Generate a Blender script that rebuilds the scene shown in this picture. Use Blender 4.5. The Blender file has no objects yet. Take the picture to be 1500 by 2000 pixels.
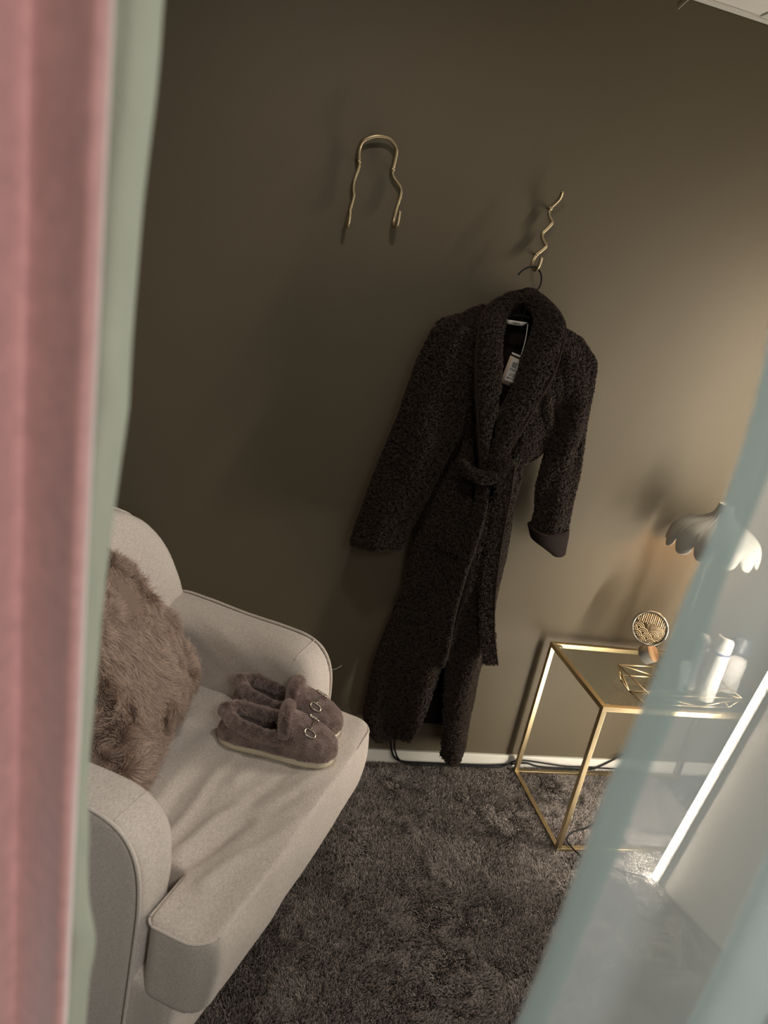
import bpy, bmesh, math, random
import numpy as np
from mathutils import Vector, Matrix

random.seed(7)
RNG = np.random.default_rng(11)
SC = bpy.context.scene
COL = SC.collection

# ------------------------------------------------------------------ camera
CAM_POS = Vector((-1.26256, -2.20605, 1.65704))
R_ = Vector((0.96218232, -0.19241414, 0.1928263))
U_ = Vector((-0.11973264, 0.33709401, 0.93382639))
F_ = Vector((0.24468199, 0.92159884, -0.30130764))
cam = bpy.data.cameras.new('camera')
cam_o = bpy.data.objects.new('camera', cam)
COL.objects.link(cam_o)
m = Matrix((R_, U_, -F_)).transposed().to_4x4()
m.translation = CAM_POS
cam_o.matrix_world = m
cam.sensor_fit = 'VERTICAL'
cam.sensor_height = 36.0
cam.sensor_width = 27.0
cam.lens = 1479.18 / 2000 * 36.0
cam.clip_start = 0.02
cam.dof.use_dof = True
cam.dof.focus_distance = 2.35
cam.dof.aperture_fstop = 5.0
SC.camera = cam_o

# ------------------------------------------------------------------ world, exposure
SC.view_settings.view_transform = 'Standard'
SC.view_settings.look = 'None'
SC.view_settings.gamma = 1.0
SC.view_settings.use_curve_mapping = False
SC.view_settings.exposure = 0.0
w = bpy.data.worlds.new('world')
SC.world = w
w.use_nodes = True
w.node_tree.nodes['Background'].inputs[0].default_value = (1.0, 0.93, 0.85, 1)
w.node_tree.nodes['Background'].inputs[1].default_value = 0.03
SC.cycles.max_bounces = 10
SC.cycles.transparent_max_bounces = 16
SC.cycles.sample_clamp_indirect = 4.0
SC.cycles.caustics_reflective = False
SC.cycles.caustics_refractive = False
SC.cycles.use_denoising = True

STRIP_POWER = 165.0          # radiance of the light strip on the leaning panel
def lamp(name, kind, loc, power, color, size=0.1, rot=(0, 0, 0), sy=None):
    l = bpy.data.lights.new(name, kind)
    l.energy = power
    l.color = color
    if kind == 'AREA':
        l.size = size
        if sy:
            l.shape = 'RECTANGLE'
            l.size_y = sy
    else:
        l.shadow_soft_size = size
    o = bpy.data.objects.new(name, l)
    o.location = loc
    o.rotation_euler = rot
    COL.objects.link(o)
    return o
# ceiling spot over the armchair, ceiling panel of the next room behind the camera
lamp('ceiling_spot', 'AREA', (-0.95, -0.92, 2.46), 5.8, (1.0, 0.91, 0.83), 0.10)
lamp('room_light', 'AREA', (-0.75, -3.1, 2.45), 50.0, (1.0, 0.96, 0.92), 0.6, (0, 0, 0), 0.6)

# ------------------------------------------------------------------ helpers
def tag(o, label=None, cat=None, group=None, kind=None):
    if label: o['label'] = label
    if cat: o['category'] = cat
    if group: o['group'] = group
    if kind: o['kind'] = kind
    return o

def empty(name, loc=(0, 0, 0), rz=0.0, **kw):
    o = bpy.data.objects.new(name, None)
    o.empty_display_size = 0.05
    o.location = loc
    o.rotation_euler = (0, 0, rz)
    COL.objects.link(o)
    return tag(o, **kw)

def obj(name, vf, mat, parent=None, smooth=True, sub=0, solid=0.0, off=0.0, bevel=0.0, matrix=None):
    v, f = vf
    me = bpy.data.meshes.new(name)
    me.from_pydata([tuple(map(float, p)) for p in v], [], [tuple(map(int, q)) for q in f])
    me.update()
    if smooth:
        me.polygons.foreach_set('use_smooth', [True] * len(me.polygons))
    if mat is not None:
        me.materials.append(mat)
    o = bpy.data.objects.new(name, me)
    COL.objects.link(o)
    if parent is not None:
        o.parent = parent
    if matrix is not None:
        o.matrix_local = matrix
    if solid:
        d = o.modifiers.new('solid', 'SOLIDIFY')
        d.thickness = solid
        d.offset = off
    if bevel:
        d = o.modifiers.new('bevel', 'BEVEL')
        d.width = bevel
        d.segments = 3
        d.limit_method = 'ANGLE'
    if sub:
        d = o.modifiers.new('sub', 'SUBSURF')
        d.levels = sub
        d.render_levels = sub
    return o

def merge(*parts):
    V, Fc, n = [], [], 0
    for v, f in parts:
        V += [tuple(p) for p in v]
        Fc += [tuple(i + n for i in q) for q in f]
        n += len(v)
    return V, Fc

def xf(vf, M):
    v, f = vf
    return [tuple(M @ Vector(p)) for p in v], f

def box(x0, x1, y0, y1, z0, z1):
    v = [(x0, y0, z0), (x1, y0, z0), (x1, y1, z0), (x0, y1, z0), (x0, y0, z1), (x1, y0, z1), (x1, y1, z1), (x0, y1, z1)]
    f = [(0, 3, 2, 1), (4, 5, 6, 7), (0, 1, 5, 4), (1, 2, 6, 5), (2, 3, 7, 6), (3, 0, 4, 7)]
    return v, f

def spline(pts, n, closed=False):
    """Catmull-Rom through the points, n samples."""
    P = np.array(pts, float)
    k = len(P)
    if closed:
        Q = np.vstack([P[-1], P, P[0], P[1]])
        t = np.linspace(0, k, n, endpoint=False)
    else:
        Q = np.vstack([2 * P[0] - P[1], P, 2 * P[-1] - P[-2]])
        t = np.linspace(0, k - 1, n)
    i = np.minimum(np.floor(t).astype(int), (k if closed else k - 1) - 1)
    u = (t - i)[:, None]
    a, b, c, d = Q[i], Q[i + 1], Q[i + 2], Q[i + 3]
    return 0.5 * (2 * b + (c - a) * u + (2 * a - 5 * b + 4 * c - d) * u ** 2 + (3 * b - a - 3 * c + d) * u ** 3)

def lin(pts, n):
    """resample a polyline evenly by length"""
    P = np.array(pts, float)
    s = np.r_[0, np.cumsum(np.linalg.norm(np.diff(P, axis=0), axis=1))]
    t = np.linspace(0, s[-1], n)
    return np.stack([np.interp(t, s, P[:, k]) for k in range(P.shape[1])], 1)

def tube(path, rad, n=8, closed=False, caps=True, flat=1.0):
    P = np.array(path, float)
    k = len(P)
    r = np.full(k, rad) if np.isscalar(rad) else np.array(rad, float)
    if closed:
        T = np.roll(P, -1, 0) - np.roll(P, 1, 0)
    else:
        T = np.gradient(P, axis=0)
    T /= np.linalg.norm(T, axis=1)[:, None] + 1e-12
    up = np.array([0, 0, 1.0]) if abs(T[0][2]) < 0.9 else np.array([0, 1.0, 0])
    N = np.cross(T[0], up); N /= np.linalg.norm(N)
    V = []
    for i in range(k):
        N = N - T[i] * (N @ T[i]); N /= np.linalg.norm(N) + 1e-12
        Bn = np.cross(T[i], N)
        for j in range(n):
            a = 2 * math.pi * j / n
            V.append(P[i] + r[i] * (math.cos(a) * N + flat * math.sin(a) * Bn))
    Fc = []
    for i in range(k if closed else k - 1):
        for j in range(n):
            i2 = (i + 1) % k
            Fc.append((i * n + j, i * n + (j + 1) % n, i2 * n + (j + 1) % n, i2 * n + j))
    if caps and not closed:
        Fc.append(tuple(range(n - 1, -1, -1)))
        Fc.append(tuple((k - 1) * n + j for j in range(n)))
    return V, Fc

def lathe(prof, n=32, cap0=True, cap1=True):
    V, Fc = [], []
    k = len(prof)
    for r, z in prof:
        for j in range(n):
            a = 2 * math.pi * j / n
            V.append((r * math.cos(a), r * math.sin(a), z))
    for i in range(k - 1):
        for j in range(n):
            Fc.append((i * n + j, i * n + (j + 1) % n, (i + 1) * n + (j + 1) % n, (i + 1) * n + j))
    if cap0: Fc.append(tuple(range(n - 1, -1, -1)))
    if cap1: Fc.append(tuple((k - 1) * n + j for j in range(n)))
    return V, Fc

def grid(G, closed_u=False, flip=False):
    """G[nv][nu] -> points"""
    G = np.asarray(G, float)
    nv, nu = G.shape[:2]
    V = G.reshape(-1, 3)
    Fc = []
    for i in range(nv - 1):
        for j in range(nu if closed_u else nu - 1):
            j2 = (j + 1) % nu
            q = (i * nu + j, i * nu + j2, (i + 1) * nu + j2, (i + 1) * nu + j)
            Fc.append(q[::-1] if flip else q)
    return V, Fc

def sphere(c, r, nu=12, nv=8):
    G = [[(c[0] + r * math.sin(math.pi * i / nv) * math.cos(2 * math.pi * j / nu),
           c[1] + r * math.sin(math.pi * i / nv) * math.sin(2 * math.pi * j / nu),
           c[2] + r * math.cos(math.pi * i / nv)) for j in range(nu)] for i in range(nv + 1)]
    return grid(G, True, True)

def bake(vf, mods):
    """apply modifiers (list of (type, dict)) to a mesh and return verts, faces"""
    v, f = vf
    me = bpy.data.meshes.new('tmp')
    me.from_pydata([tuple(map(float, p)) for p in v], [], [tuple(map(int, q)) for q in f])
    o = bpy.data.objects.new('tmp', me)
    COL.objects.link(o)
    for t, kw in mods:
        d = o.modifiers.new(t, t)
        for k, val in kw.items():
            setattr(d, k, val)
    dg = bpy.context.evaluated_depsgraph_get()
    dg.update()
    ev = o.evaluated_get(dg)
    me2 = ev.to_mesh()
    V = np.empty(len(me2.vertices) * 3)
    me2.vertices.foreach_get('co', V)
    Fc = [tuple(p.vertices) for p in me2.polygons]
    ev.to_mesh_clear()
    bpy.data.objects.remove(o)
    bpy.data.meshes.remove(me)
    return V.reshape(-1, 3), Fc

def vnormals(vf):
    V = np.asarray(vf[0], float)
    N = np.zeros_like(V)
    T = tris(vf[1])
    n = np.cross(V[T[:, 1]] - V[T[:, 0]], V[T[:, 2]] - V[T[:, 0]])
    for k in range(3):
        np.add.at(N, T[:, k], n)
    return N / (np.linalg.norm(N, axis=1)[:, None] + 1e-12)

def tris(F_):
    T = []
    for q in F_:
        for k in range(1, len(q) - 1):
            T.append((q[0], q[k], q[k + 1]))
    return np.array(T)

def scatter(vf, n, keep=None):
    """n random points on a mesh -> positions, smooth normals"""
    V = np.asarray(vf[0], float)
    T = tris(vf[1])
    VN = vnormals(vf)
    A = np.linalg.norm(np.cross(V[T[:, 1]] - V[T[:, 0]], V[T[:, 2]] - V[T[:, 0]]), axis=1)
    if keep is not None:
        c = V[T].mean(1)
        A = A * keep(c)
    i = RNG.choice(len(T), n, p=A / A.sum())
    a, b = RNG.random(n), RNG.random(n)
    sw = a + b > 1
    a[sw], b[sw] = 1 - a[sw], 1 - b[sw]
    c = 1 - a - b
    t = T[i]
    P = V[t[:, 0]] * c[:, None] + V[t[:, 1]] * a[:, None] + V[t[:, 2]] * b[:, None]
    N = VN[t[:, 0]] * c[:, None] + VN[t[:, 1]] * a[:, None] + VN[t[:, 2]] * b[:, None]
    return P, N / (np.linalg.norm(N, axis=1)[:, None] + 1e-12)

def vnoise(P, scale, seed=0):
    """smooth value noise in -1..1 for points (n,3)"""
    rg = np.random.default_rng(seed)
    tab = rg.random(4096) * 2 - 1
    Q = np.asarray(P, float) * scale + 100.0
    I = np.floor(Q).astype(np.int64)
    f = Q - I
    f = f * f * (3 - 2 * f)
    out = np.zeros(len(Q))
    for dx in (0, 1):
        for dy in (0, 1):
            for dz in (0, 1):
                h = ((I[:, 0] + dx) * 73856093 ^ (I[:, 1] + dy) * 19349663 ^ (I[:, 2] + dz) * 83492791) & 4095
                wt = (f[:, 0] if dx else 1 - f[:, 0]) * (f[:, 1] if dy else 1 - f[:, 1]) * (f[:, 2] if dz else 1 - f[:, 2])
                out += tab[h] * wt
    return out

def hair(name, P, N, length, mat, parent, r0, r1, comb=None, rand=0.5, curl=0.0, k=4, matrix=None, **kw):
    """short strands: P roots, N directions; comb (n,3) bends them over"""
    n = len(P)
    L = np.broadcast_to(length, (n,))[:, None]
    D = N + rand * RNG.normal(size=(n, 3)) * 0.5
    if comb is not None:
        D = D + comb
    D /= np.linalg.norm(D, axis=1)[:, None]
    pts = np.empty((n, k, 3))
    B1 = np.cross(D, RNG.normal(size=(n, 3)))
    B1 /= np.linalg.norm(B1, axis=1)[:, None] + 1e-9
    B2 = np.cross(D, B1)
    for j in range(k):
        t = j / (k - 1)
        pts[:, j] = P + L * t * (N * (1 - t) * 0.5 + D * (0.5 + 0.5 * t))
        if curl:
            a = t * 5.0
            pts[:, j] += curl * L * (B1 * math.sin(a) + B2 * (1 - math.cos(a)))
    hc = bpy.data.hair_curves.new(name)
    hc.add_curves([k] * n)
    hc.attributes['position'].data.foreach_set('vector', pts.reshape(-1).astype(np.float32))
    ra = hc.attributes.get('radius') or hc.attributes.new('radius', 'FLOAT', 'POINT')
    rr = np.tile(np.linspace(r0, r1, k), n).astype(np.float32)
    ra.data.foreach_set('value', rr)
    hc.materials.append(mat)
    o = bpy.data.objects.new(name, hc)
    COL.objects.link(o)
    o.parent = parent
    if matrix is not None:
        o.matrix_local = matrix
    o['kind'] = 'stuff'
    return o

# ------------------------------------------------------------------ materials
def nodes(name):
    mt = bpy.data.materials.new(name)
    mt.use_nodes = True
    nt = mt.node_tree
    nt.nodes.clear()
    out = nt.nodes.new('ShaderNodeOutputMaterial')
    return mt, nt, out

def N_(nt, t, **kw):
    n = nt.nodes.new(t)
    for k, v in kw.items():
        if k in n.inputs.keys():
            n.inputs[k].default_value = v
        else:
            setattr(n, k, v)
    return n

def ramp(nt, fac, stops):
    r = nt.nodes.new('ShaderNodeValToRGB')
    while len(r.color_ramp.elements) < len(stops):
        r.color_ramp.elements.new(0.5)
    for e, (p, c) in zip(r.color_ramp.elements, stops):
        e.position = p
        e.color = (*c, 1)
    nt.links.new(fac, r.inputs[0])
    return r.outputs[0]

def pbr(name, col, rough=0.6, metal=0.0, var=0.0, vscale=20.0, bump=0.0, bscale=60.0, sheen=0.0, stretch=(1, 1, 1), spec=0.5, sub=0.0, trans=0.0, detail=4.0):
    mt, nt, out = nodes(name)
    b = N_(nt, 'ShaderNodeBsdfPrincipled')
    nt.links.new(b.outputs[0], out.inputs[0])
    b.inputs['Base Color'].default_value = (*col, 1)
    b.inputs['Roughness'].default_value = rough
    b.inputs['Metallic'].default_value = metal
    b.inputs['Specular IOR Level'].default_value = spec
    if sheen:
        b.inputs['Sheen Weight'].default_value = sheen
        b.inputs['Sheen Roughness'].default_value = 0.4
    if trans:
        b.inputs['Transmission Weight'].default_value = trans
    tc = N_(nt, 'ShaderNodeTexCoord')
    mp = N_(nt, 'ShaderNodeMapping')
    mp.inputs['Scale'].default_value = stretch
    nt.links.new(tc.outputs['Object'], mp.inputs[0])
    if var:
        nz = N_(nt, 'ShaderNodeTexNoise', Scale=vscale, Detail=detail)
        nt.links.new(mp.outputs[0], nz.inputs['Vector'])
        c = ramp(nt, nz.outputs['Fac'], [(0.3, tuple(x * (1 - var) for x in col)), (0.7, tuple(min(1, x * (1 + var)) for x in col))])
        nt.links.new(c, b.inputs['Base Color'])
    if bump:
        nz = N_(nt, 'ShaderNodeTexNoise', Scale=bscale, Detail=3.0)
        nt.links.new(mp.outputs[0], nz.inputs['Vector'])
        bp = N_(nt, 'ShaderNodeBump', Strength=bump, Distance=0.002)
        nt.links.new(nz.outputs['Fac'], bp.inputs['Height'])
        nt.links.new(bp.outputs[0], b.inputs['Normal'])
    return mt

def hairmat(name, root, tip, rough=0.7, rvar=0.25):
    mt, nt, out = nodes(name)
    b = N_(nt, 'ShaderNodeBsdfPrincipled')
    b.inputs['Roughness'].default_value = rough
    b.inputs['Specular IOR Level'].default_value = 0.25
    hi = N_(nt, 'ShaderNodeHairInfo')
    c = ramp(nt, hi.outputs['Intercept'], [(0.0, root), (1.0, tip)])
    hv = N_(nt, 'ShaderNodeHueSaturation')
    mr = N_(nt, 'ShaderNodeMapRange')
    mr.inputs['To Min'].default_value = 1 - rvar
    mr.inputs['To Max'].default_value = 1 + rvar
    nt.links.new(hi.outputs['Random'], mr.inputs['Value'])
    nt.links.new(mr.outputs[0], hv.inputs['Value'])
    nt.links.new(c, hv.inputs['Color'])
    nt.links.new(hv.outputs[0], b.inputs['Base Color'])
    nt.links.new(b.outputs[0], out.inputs[0])
    return mt

def emit(name, col, s):
    mt, nt, out = nodes(name)
    e = N_(nt, 'ShaderNodeEmission')
    e.inputs[0].default_value = (*col, 1)
    e.inputs[1].default_value = s
    nt.links.new(e.outputs[0], out.inputs[0])
    return mt

def linen(name, col, scale=900.0, var=0.22):
    """woven upholstery: heathered yarn colour plus a fine twill relief"""
    mt, nt, out = nodes(name)
    b = N_(nt, 'ShaderNodeBsdfPrincipled')
    b.inputs['Roughness'].default_value = 0.9
    b.inputs['Specular IOR Level'].default_value = 0.15
    b.inputs['Sheen Weight'].default_value = 0.25
    nt.links.new(b.outputs[0], out.inputs[0])
    tc = N_(nt, 'ShaderNodeTexCoord')
    def noise(sc, st, det=2.0):
        mp = N_(nt, 'ShaderNodeMapping')
        mp.inputs['Scale'].default_value = st
        nt.links.new(tc.outputs['Object'], mp.inputs[0])
        nz = N_(nt, 'ShaderNodeTexNoise', Scale=sc, Detail=det)
        nt.links.new(mp.outputs[0], nz.inputs['Vector'])
        return nz.outputs['Fac']
    a1 = noise(scale * 0.45, (1, 0.16, 1))
    a2 = noise(scale * 0.45, (0.16, 1, 0.5))
    mx = N_(nt, 'ShaderNodeMath', operation='ADD')
    nt.links.new(a1, mx.inputs[0]); nt.links.new(a2, mx.inputs[1])
    hf = N_(nt, 'ShaderNodeMath', operation='MULTIPLY')
    hf.inputs[1].default_value = 0.5
    nt.links.new(mx.outputs[0], hf.inputs[0])
    c = ramp(nt, hf.outputs[0], [(0.36, tuple(x * (1 - var) for x in col)), (0.64, tuple(min(1, x * (1 + var)) for x in col))])
    nt.links.new(c, b.inputs['Base Color'])
    wv = N_(nt, 'ShaderNodeTexWave', Scale=scale * 0.18, Distortion=1.5, Detail=1.0)
    wv.bands_direction = 'DIAGONAL'
    nt.links.new(tc.outputs['Object'], wv.inputs['Vector'])
    ad = N_(nt, 'ShaderNodeMath', operation='ADD')
    nt.links.new(wv.outputs['Fac'], ad.inputs[0]); nt.links.new(mx.outputs[0], ad.inputs[1])
    bp = N_(nt, 'ShaderNodeBump', Strength=0.35, Distance=0.001)
    nt.links.new(ad.outputs[0], bp.inputs['Height'])
    nt.links.new(bp.outputs[0], b.inputs['Normal'])
    return mt

def gloss_glass(name, tint, refl=1.0, rough=0.01):
    mt, nt, out = nodes(name)
    t = N_(nt, 'ShaderNodeBsdfTransparent'); t.inputs[0].default_value = (*tint, 1)
    g = N_(nt, 'ShaderNodeBsdfGlossy'); g.inputs['Roughness'].default_value = rough
    fr = N_(nt, 'ShaderNodeFresnel', IOR=1.5)
    ge = N_(nt, 'ShaderNodeNewGeometry')
    fo = N_(nt, 'ShaderNodeMath', operation='SUBTRACT'); fo.inputs[0].default_value = 1.0
    nt.links.new(ge.outputs['Backfacing'], fo.inputs[1])
    fm = N_(nt, 'ShaderNodeMath', operation='MULTIPLY')
    nt.links.new(fr.outputs[0], fm.inputs[0]); nt.links.new(fo.outputs[0], fm.inputs[1])
    mx = N_(nt, 'ShaderNodeMixShader')
    nt.links.new(fm.outputs[0], mx.inputs[0])
    nt.links.new(t.outputs[0], mx.inputs[1]); nt.links.new(g.outputs[0], mx.inputs[2])
    nt.links.new(mx.outputs[0], out.inputs[0])
    return mt

def sheer(name, col, clear, fwd, rough=0.35):
    """thin woven voile: straight-through gaps, forward scatter through yarn, diffuse both ways"""
    mt, nt, out = nodes(name)
    tr = N_(nt, 'ShaderNodeBsdfTransparent')
    rf = N_(nt, 'ShaderNodeBsdfRefraction', IOR=1.0, Roughness=rough)
    rf.inputs[0].default_value = (*col, 1)
    tl = N_(nt, 'ShaderNodeBsdfTranslucent'); tl.inputs[0].default_value = (*col, 1)
    df = N_(nt, 'ShaderNodeBsdfDiffuse'); df.inputs[0].default_value = (*col, 1)
    m1 = N_(nt, 'ShaderNodeMixShader'); m1.inputs[0].default_value = 0.33
    nt.links.new(tl.outputs[0], m1.inputs[1]); nt.links.new(df.outputs[0], m1.inputs[2])
    m2 = N_(nt, 'ShaderNodeMixShader'); m2.inputs[0].default_value = fwd
    nt.links.new(m1.outputs[0], m2.inputs[1]); nt.links.new(rf.outputs[0], m2.inputs[2])
    m3 = N_(nt, 'ShaderNodeMixShader'); m3.inputs[0].default_value = clear
    nt.links.new(m2.outputs[0], m3.inputs[1]); nt.links.new(tr.outputs[0], m3.inputs[2])
    nt.links.new(m3.outputs[0], out.inputs[0])
    return mt

M = {}
M['wall'] = pbr('olive_brown_paint', (0.108, 0.0870, 0.0565), 0.62, bump=0.10, bscale=160, var=0.03, vscale=3.0, spec=0.3)
M['ceil'] = pbr('ceiling_tile_white', (0.72, 0.69, 0.63), 0.9, bump=0.2, bscale=220)
M['white'] = pbr('white_gloss_paint', (0.70, 0.67, 0.60), 0.4)
M['floor'] = pbr('carpet_backing', (0.028, 0.023, 0.020), 0.95, var=0.3, vscale=60)
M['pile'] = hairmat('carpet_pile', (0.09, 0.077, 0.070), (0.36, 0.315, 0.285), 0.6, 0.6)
M['linen'] = linen('beige_linen', (0.66, 0.585, 0.525), 1700)
M['piping'] = linen('beige_piping', (0.68, 0.605, 0.54), 2400)
M['dark_leg'] = pbr('dark_stained_wood', (0.015, 0.011, 0.009), 0.5)
M['fur'] = hairmat('fur_brown', (0.24, 0.165, 0.128), (0.62, 0.475, 0.39), 0.65, 0.25)
M['fur_skin'] = pbr('fur_backing', (0.22, 0.155, 0.12), 0.9)
M['slip'] = pbr('slipper_plush', (0.33, 0.24, 0.215), 0.9, sheen=0.4, var=0.2, vscale=40)
M['slip_hair'] = hairmat('slipper_plush_pile', (0.27, 0.195, 0.175), (0.55, 0.43, 0.39), 0.7, 0.2)
M['slip_in'] = pbr('slipper_lining', (0.12, 0.085, 0.075), 0.95)
M['sole'] = pbr('cream_rubber', (0.78, 0.70, 0.54), 0.6)
M['gold'] = pbr('brushed_brass', (0.55, 0.44, 0.26), 0.4, 1.0, bump=0.03, bscale=300)
M['hook'] = pbr('matt_brass', (0.44, 0.355, 0.22), 0.42, 1.0)
M['black'] = pbr('black_plastic', (0.006, 0.006, 0.006), 0.5, spec=0.2)
M['sherpa'] = pbr('chocolate_sherpa', (0.015, 0.0105, 0.0080), 0.95, var=0.35, vscale=160, bump=1.0, bscale=190, spec=0.1)
M['curl'] = hairmat('chocolate_sherpa_curls', (0.009, 0.0062, 0.0047), (0.050, 0.0350, 0.0268), 0.8, 0.3)
M['lining'] = pbr('robe_lining', (0.014, 0.0092, 0.0076), 0.85, spec=0.1)
M['robe_piping'] = pbr('robe_piping', (0.022, 0.0148, 0.0110), 0.9, spec=0.1)
M['label'] = pbr('label_satin', (0.55, 0.51, 0.45), 0.5)
M['paper'] = pbr('tag_card', (0.50, 0.47, 0.42), 0.7)
M['kraft'] = pbr('tag_kraft', (0.36, 0.27, 0.20), 0.8)
M['ink'] = pbr('ink', (0.02, 0.02, 0.02), 0.7)
M['glass'] = gloss_glass('table_glass', (0.80, 0.80, 0.76))
M['shade'] = pbr('cream_lacquer', (0.37, 0.35, 0.305), 0.5, spec=0.25)
M['bulb'] = emit('warm_bulb', (1.0, 0.55, 0.20), 150.0)
M['strip'] = emit('cool_white_strip', (1.0, 0.91, 0.78), STRIP_POWER)
M['panel'] = pbr('pale_satin_panel', (0.52, 0.49, 0.44), 0.45)
M['frame'] = pbr('mirror_frame_metal', (0.45, 0.43, 0.38), 0.35, 1.0)
M['bottle'] = pbr('bottle_white', (0.38, 0.37, 0.335), 0.5, spec=0.2)
M['bottle_grey'] = pbr('bottle_pale_grey', (0.36, 0.34, 0.32), 0.5, spec=0.2)
M['cap_dark'] = pbr('cap_charcoal', (0.03, 0.03, 0.035), 0.4)
M['blue'] = pbr('blue_band', (0.03, 0.05, 0.14), 0.4)
M['print'] = pbr('grey_print', (0.25, 0.25, 0.26), 0.6)
M['peach'] = pbr('peach_enamel', (0.66, 0.43, 0.25), 0.45)
M['steel'] = pbr('polished_steel', (0.66, 0.60, 0.50), 0.25, 1.0)
M['relief'] = pbr('embossed_champagne', (0.74, 0.60, 0.38), 0.45, 0.3)
M['bronze'] = pbr('bronze_ground', (0.17, 0.115, 0.062), 0.5, 0.3)
M['velvet'] = pbr('pink_velvet', (0.42, 0.225, 0.210), 0.9, sheen=0.5, var=0.10, vscale=90, bump=0.1, bscale=400)
M['sage'] = pbr('sage_cotton', (0.325, 0.35, 0.275), 0.9, var=0.06, vscale=70, bump=0.2, bscale=700, stretch=(1, 1, 0.3))
M['sheer'] = sheer('mint_voile', (0.76, 0.86, 0.87), 0.35, 0.30)
M['hem'] = sheer('mint_voile_hem', (0.42, 0.51, 0.50), 0.05, 0.22)

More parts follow.
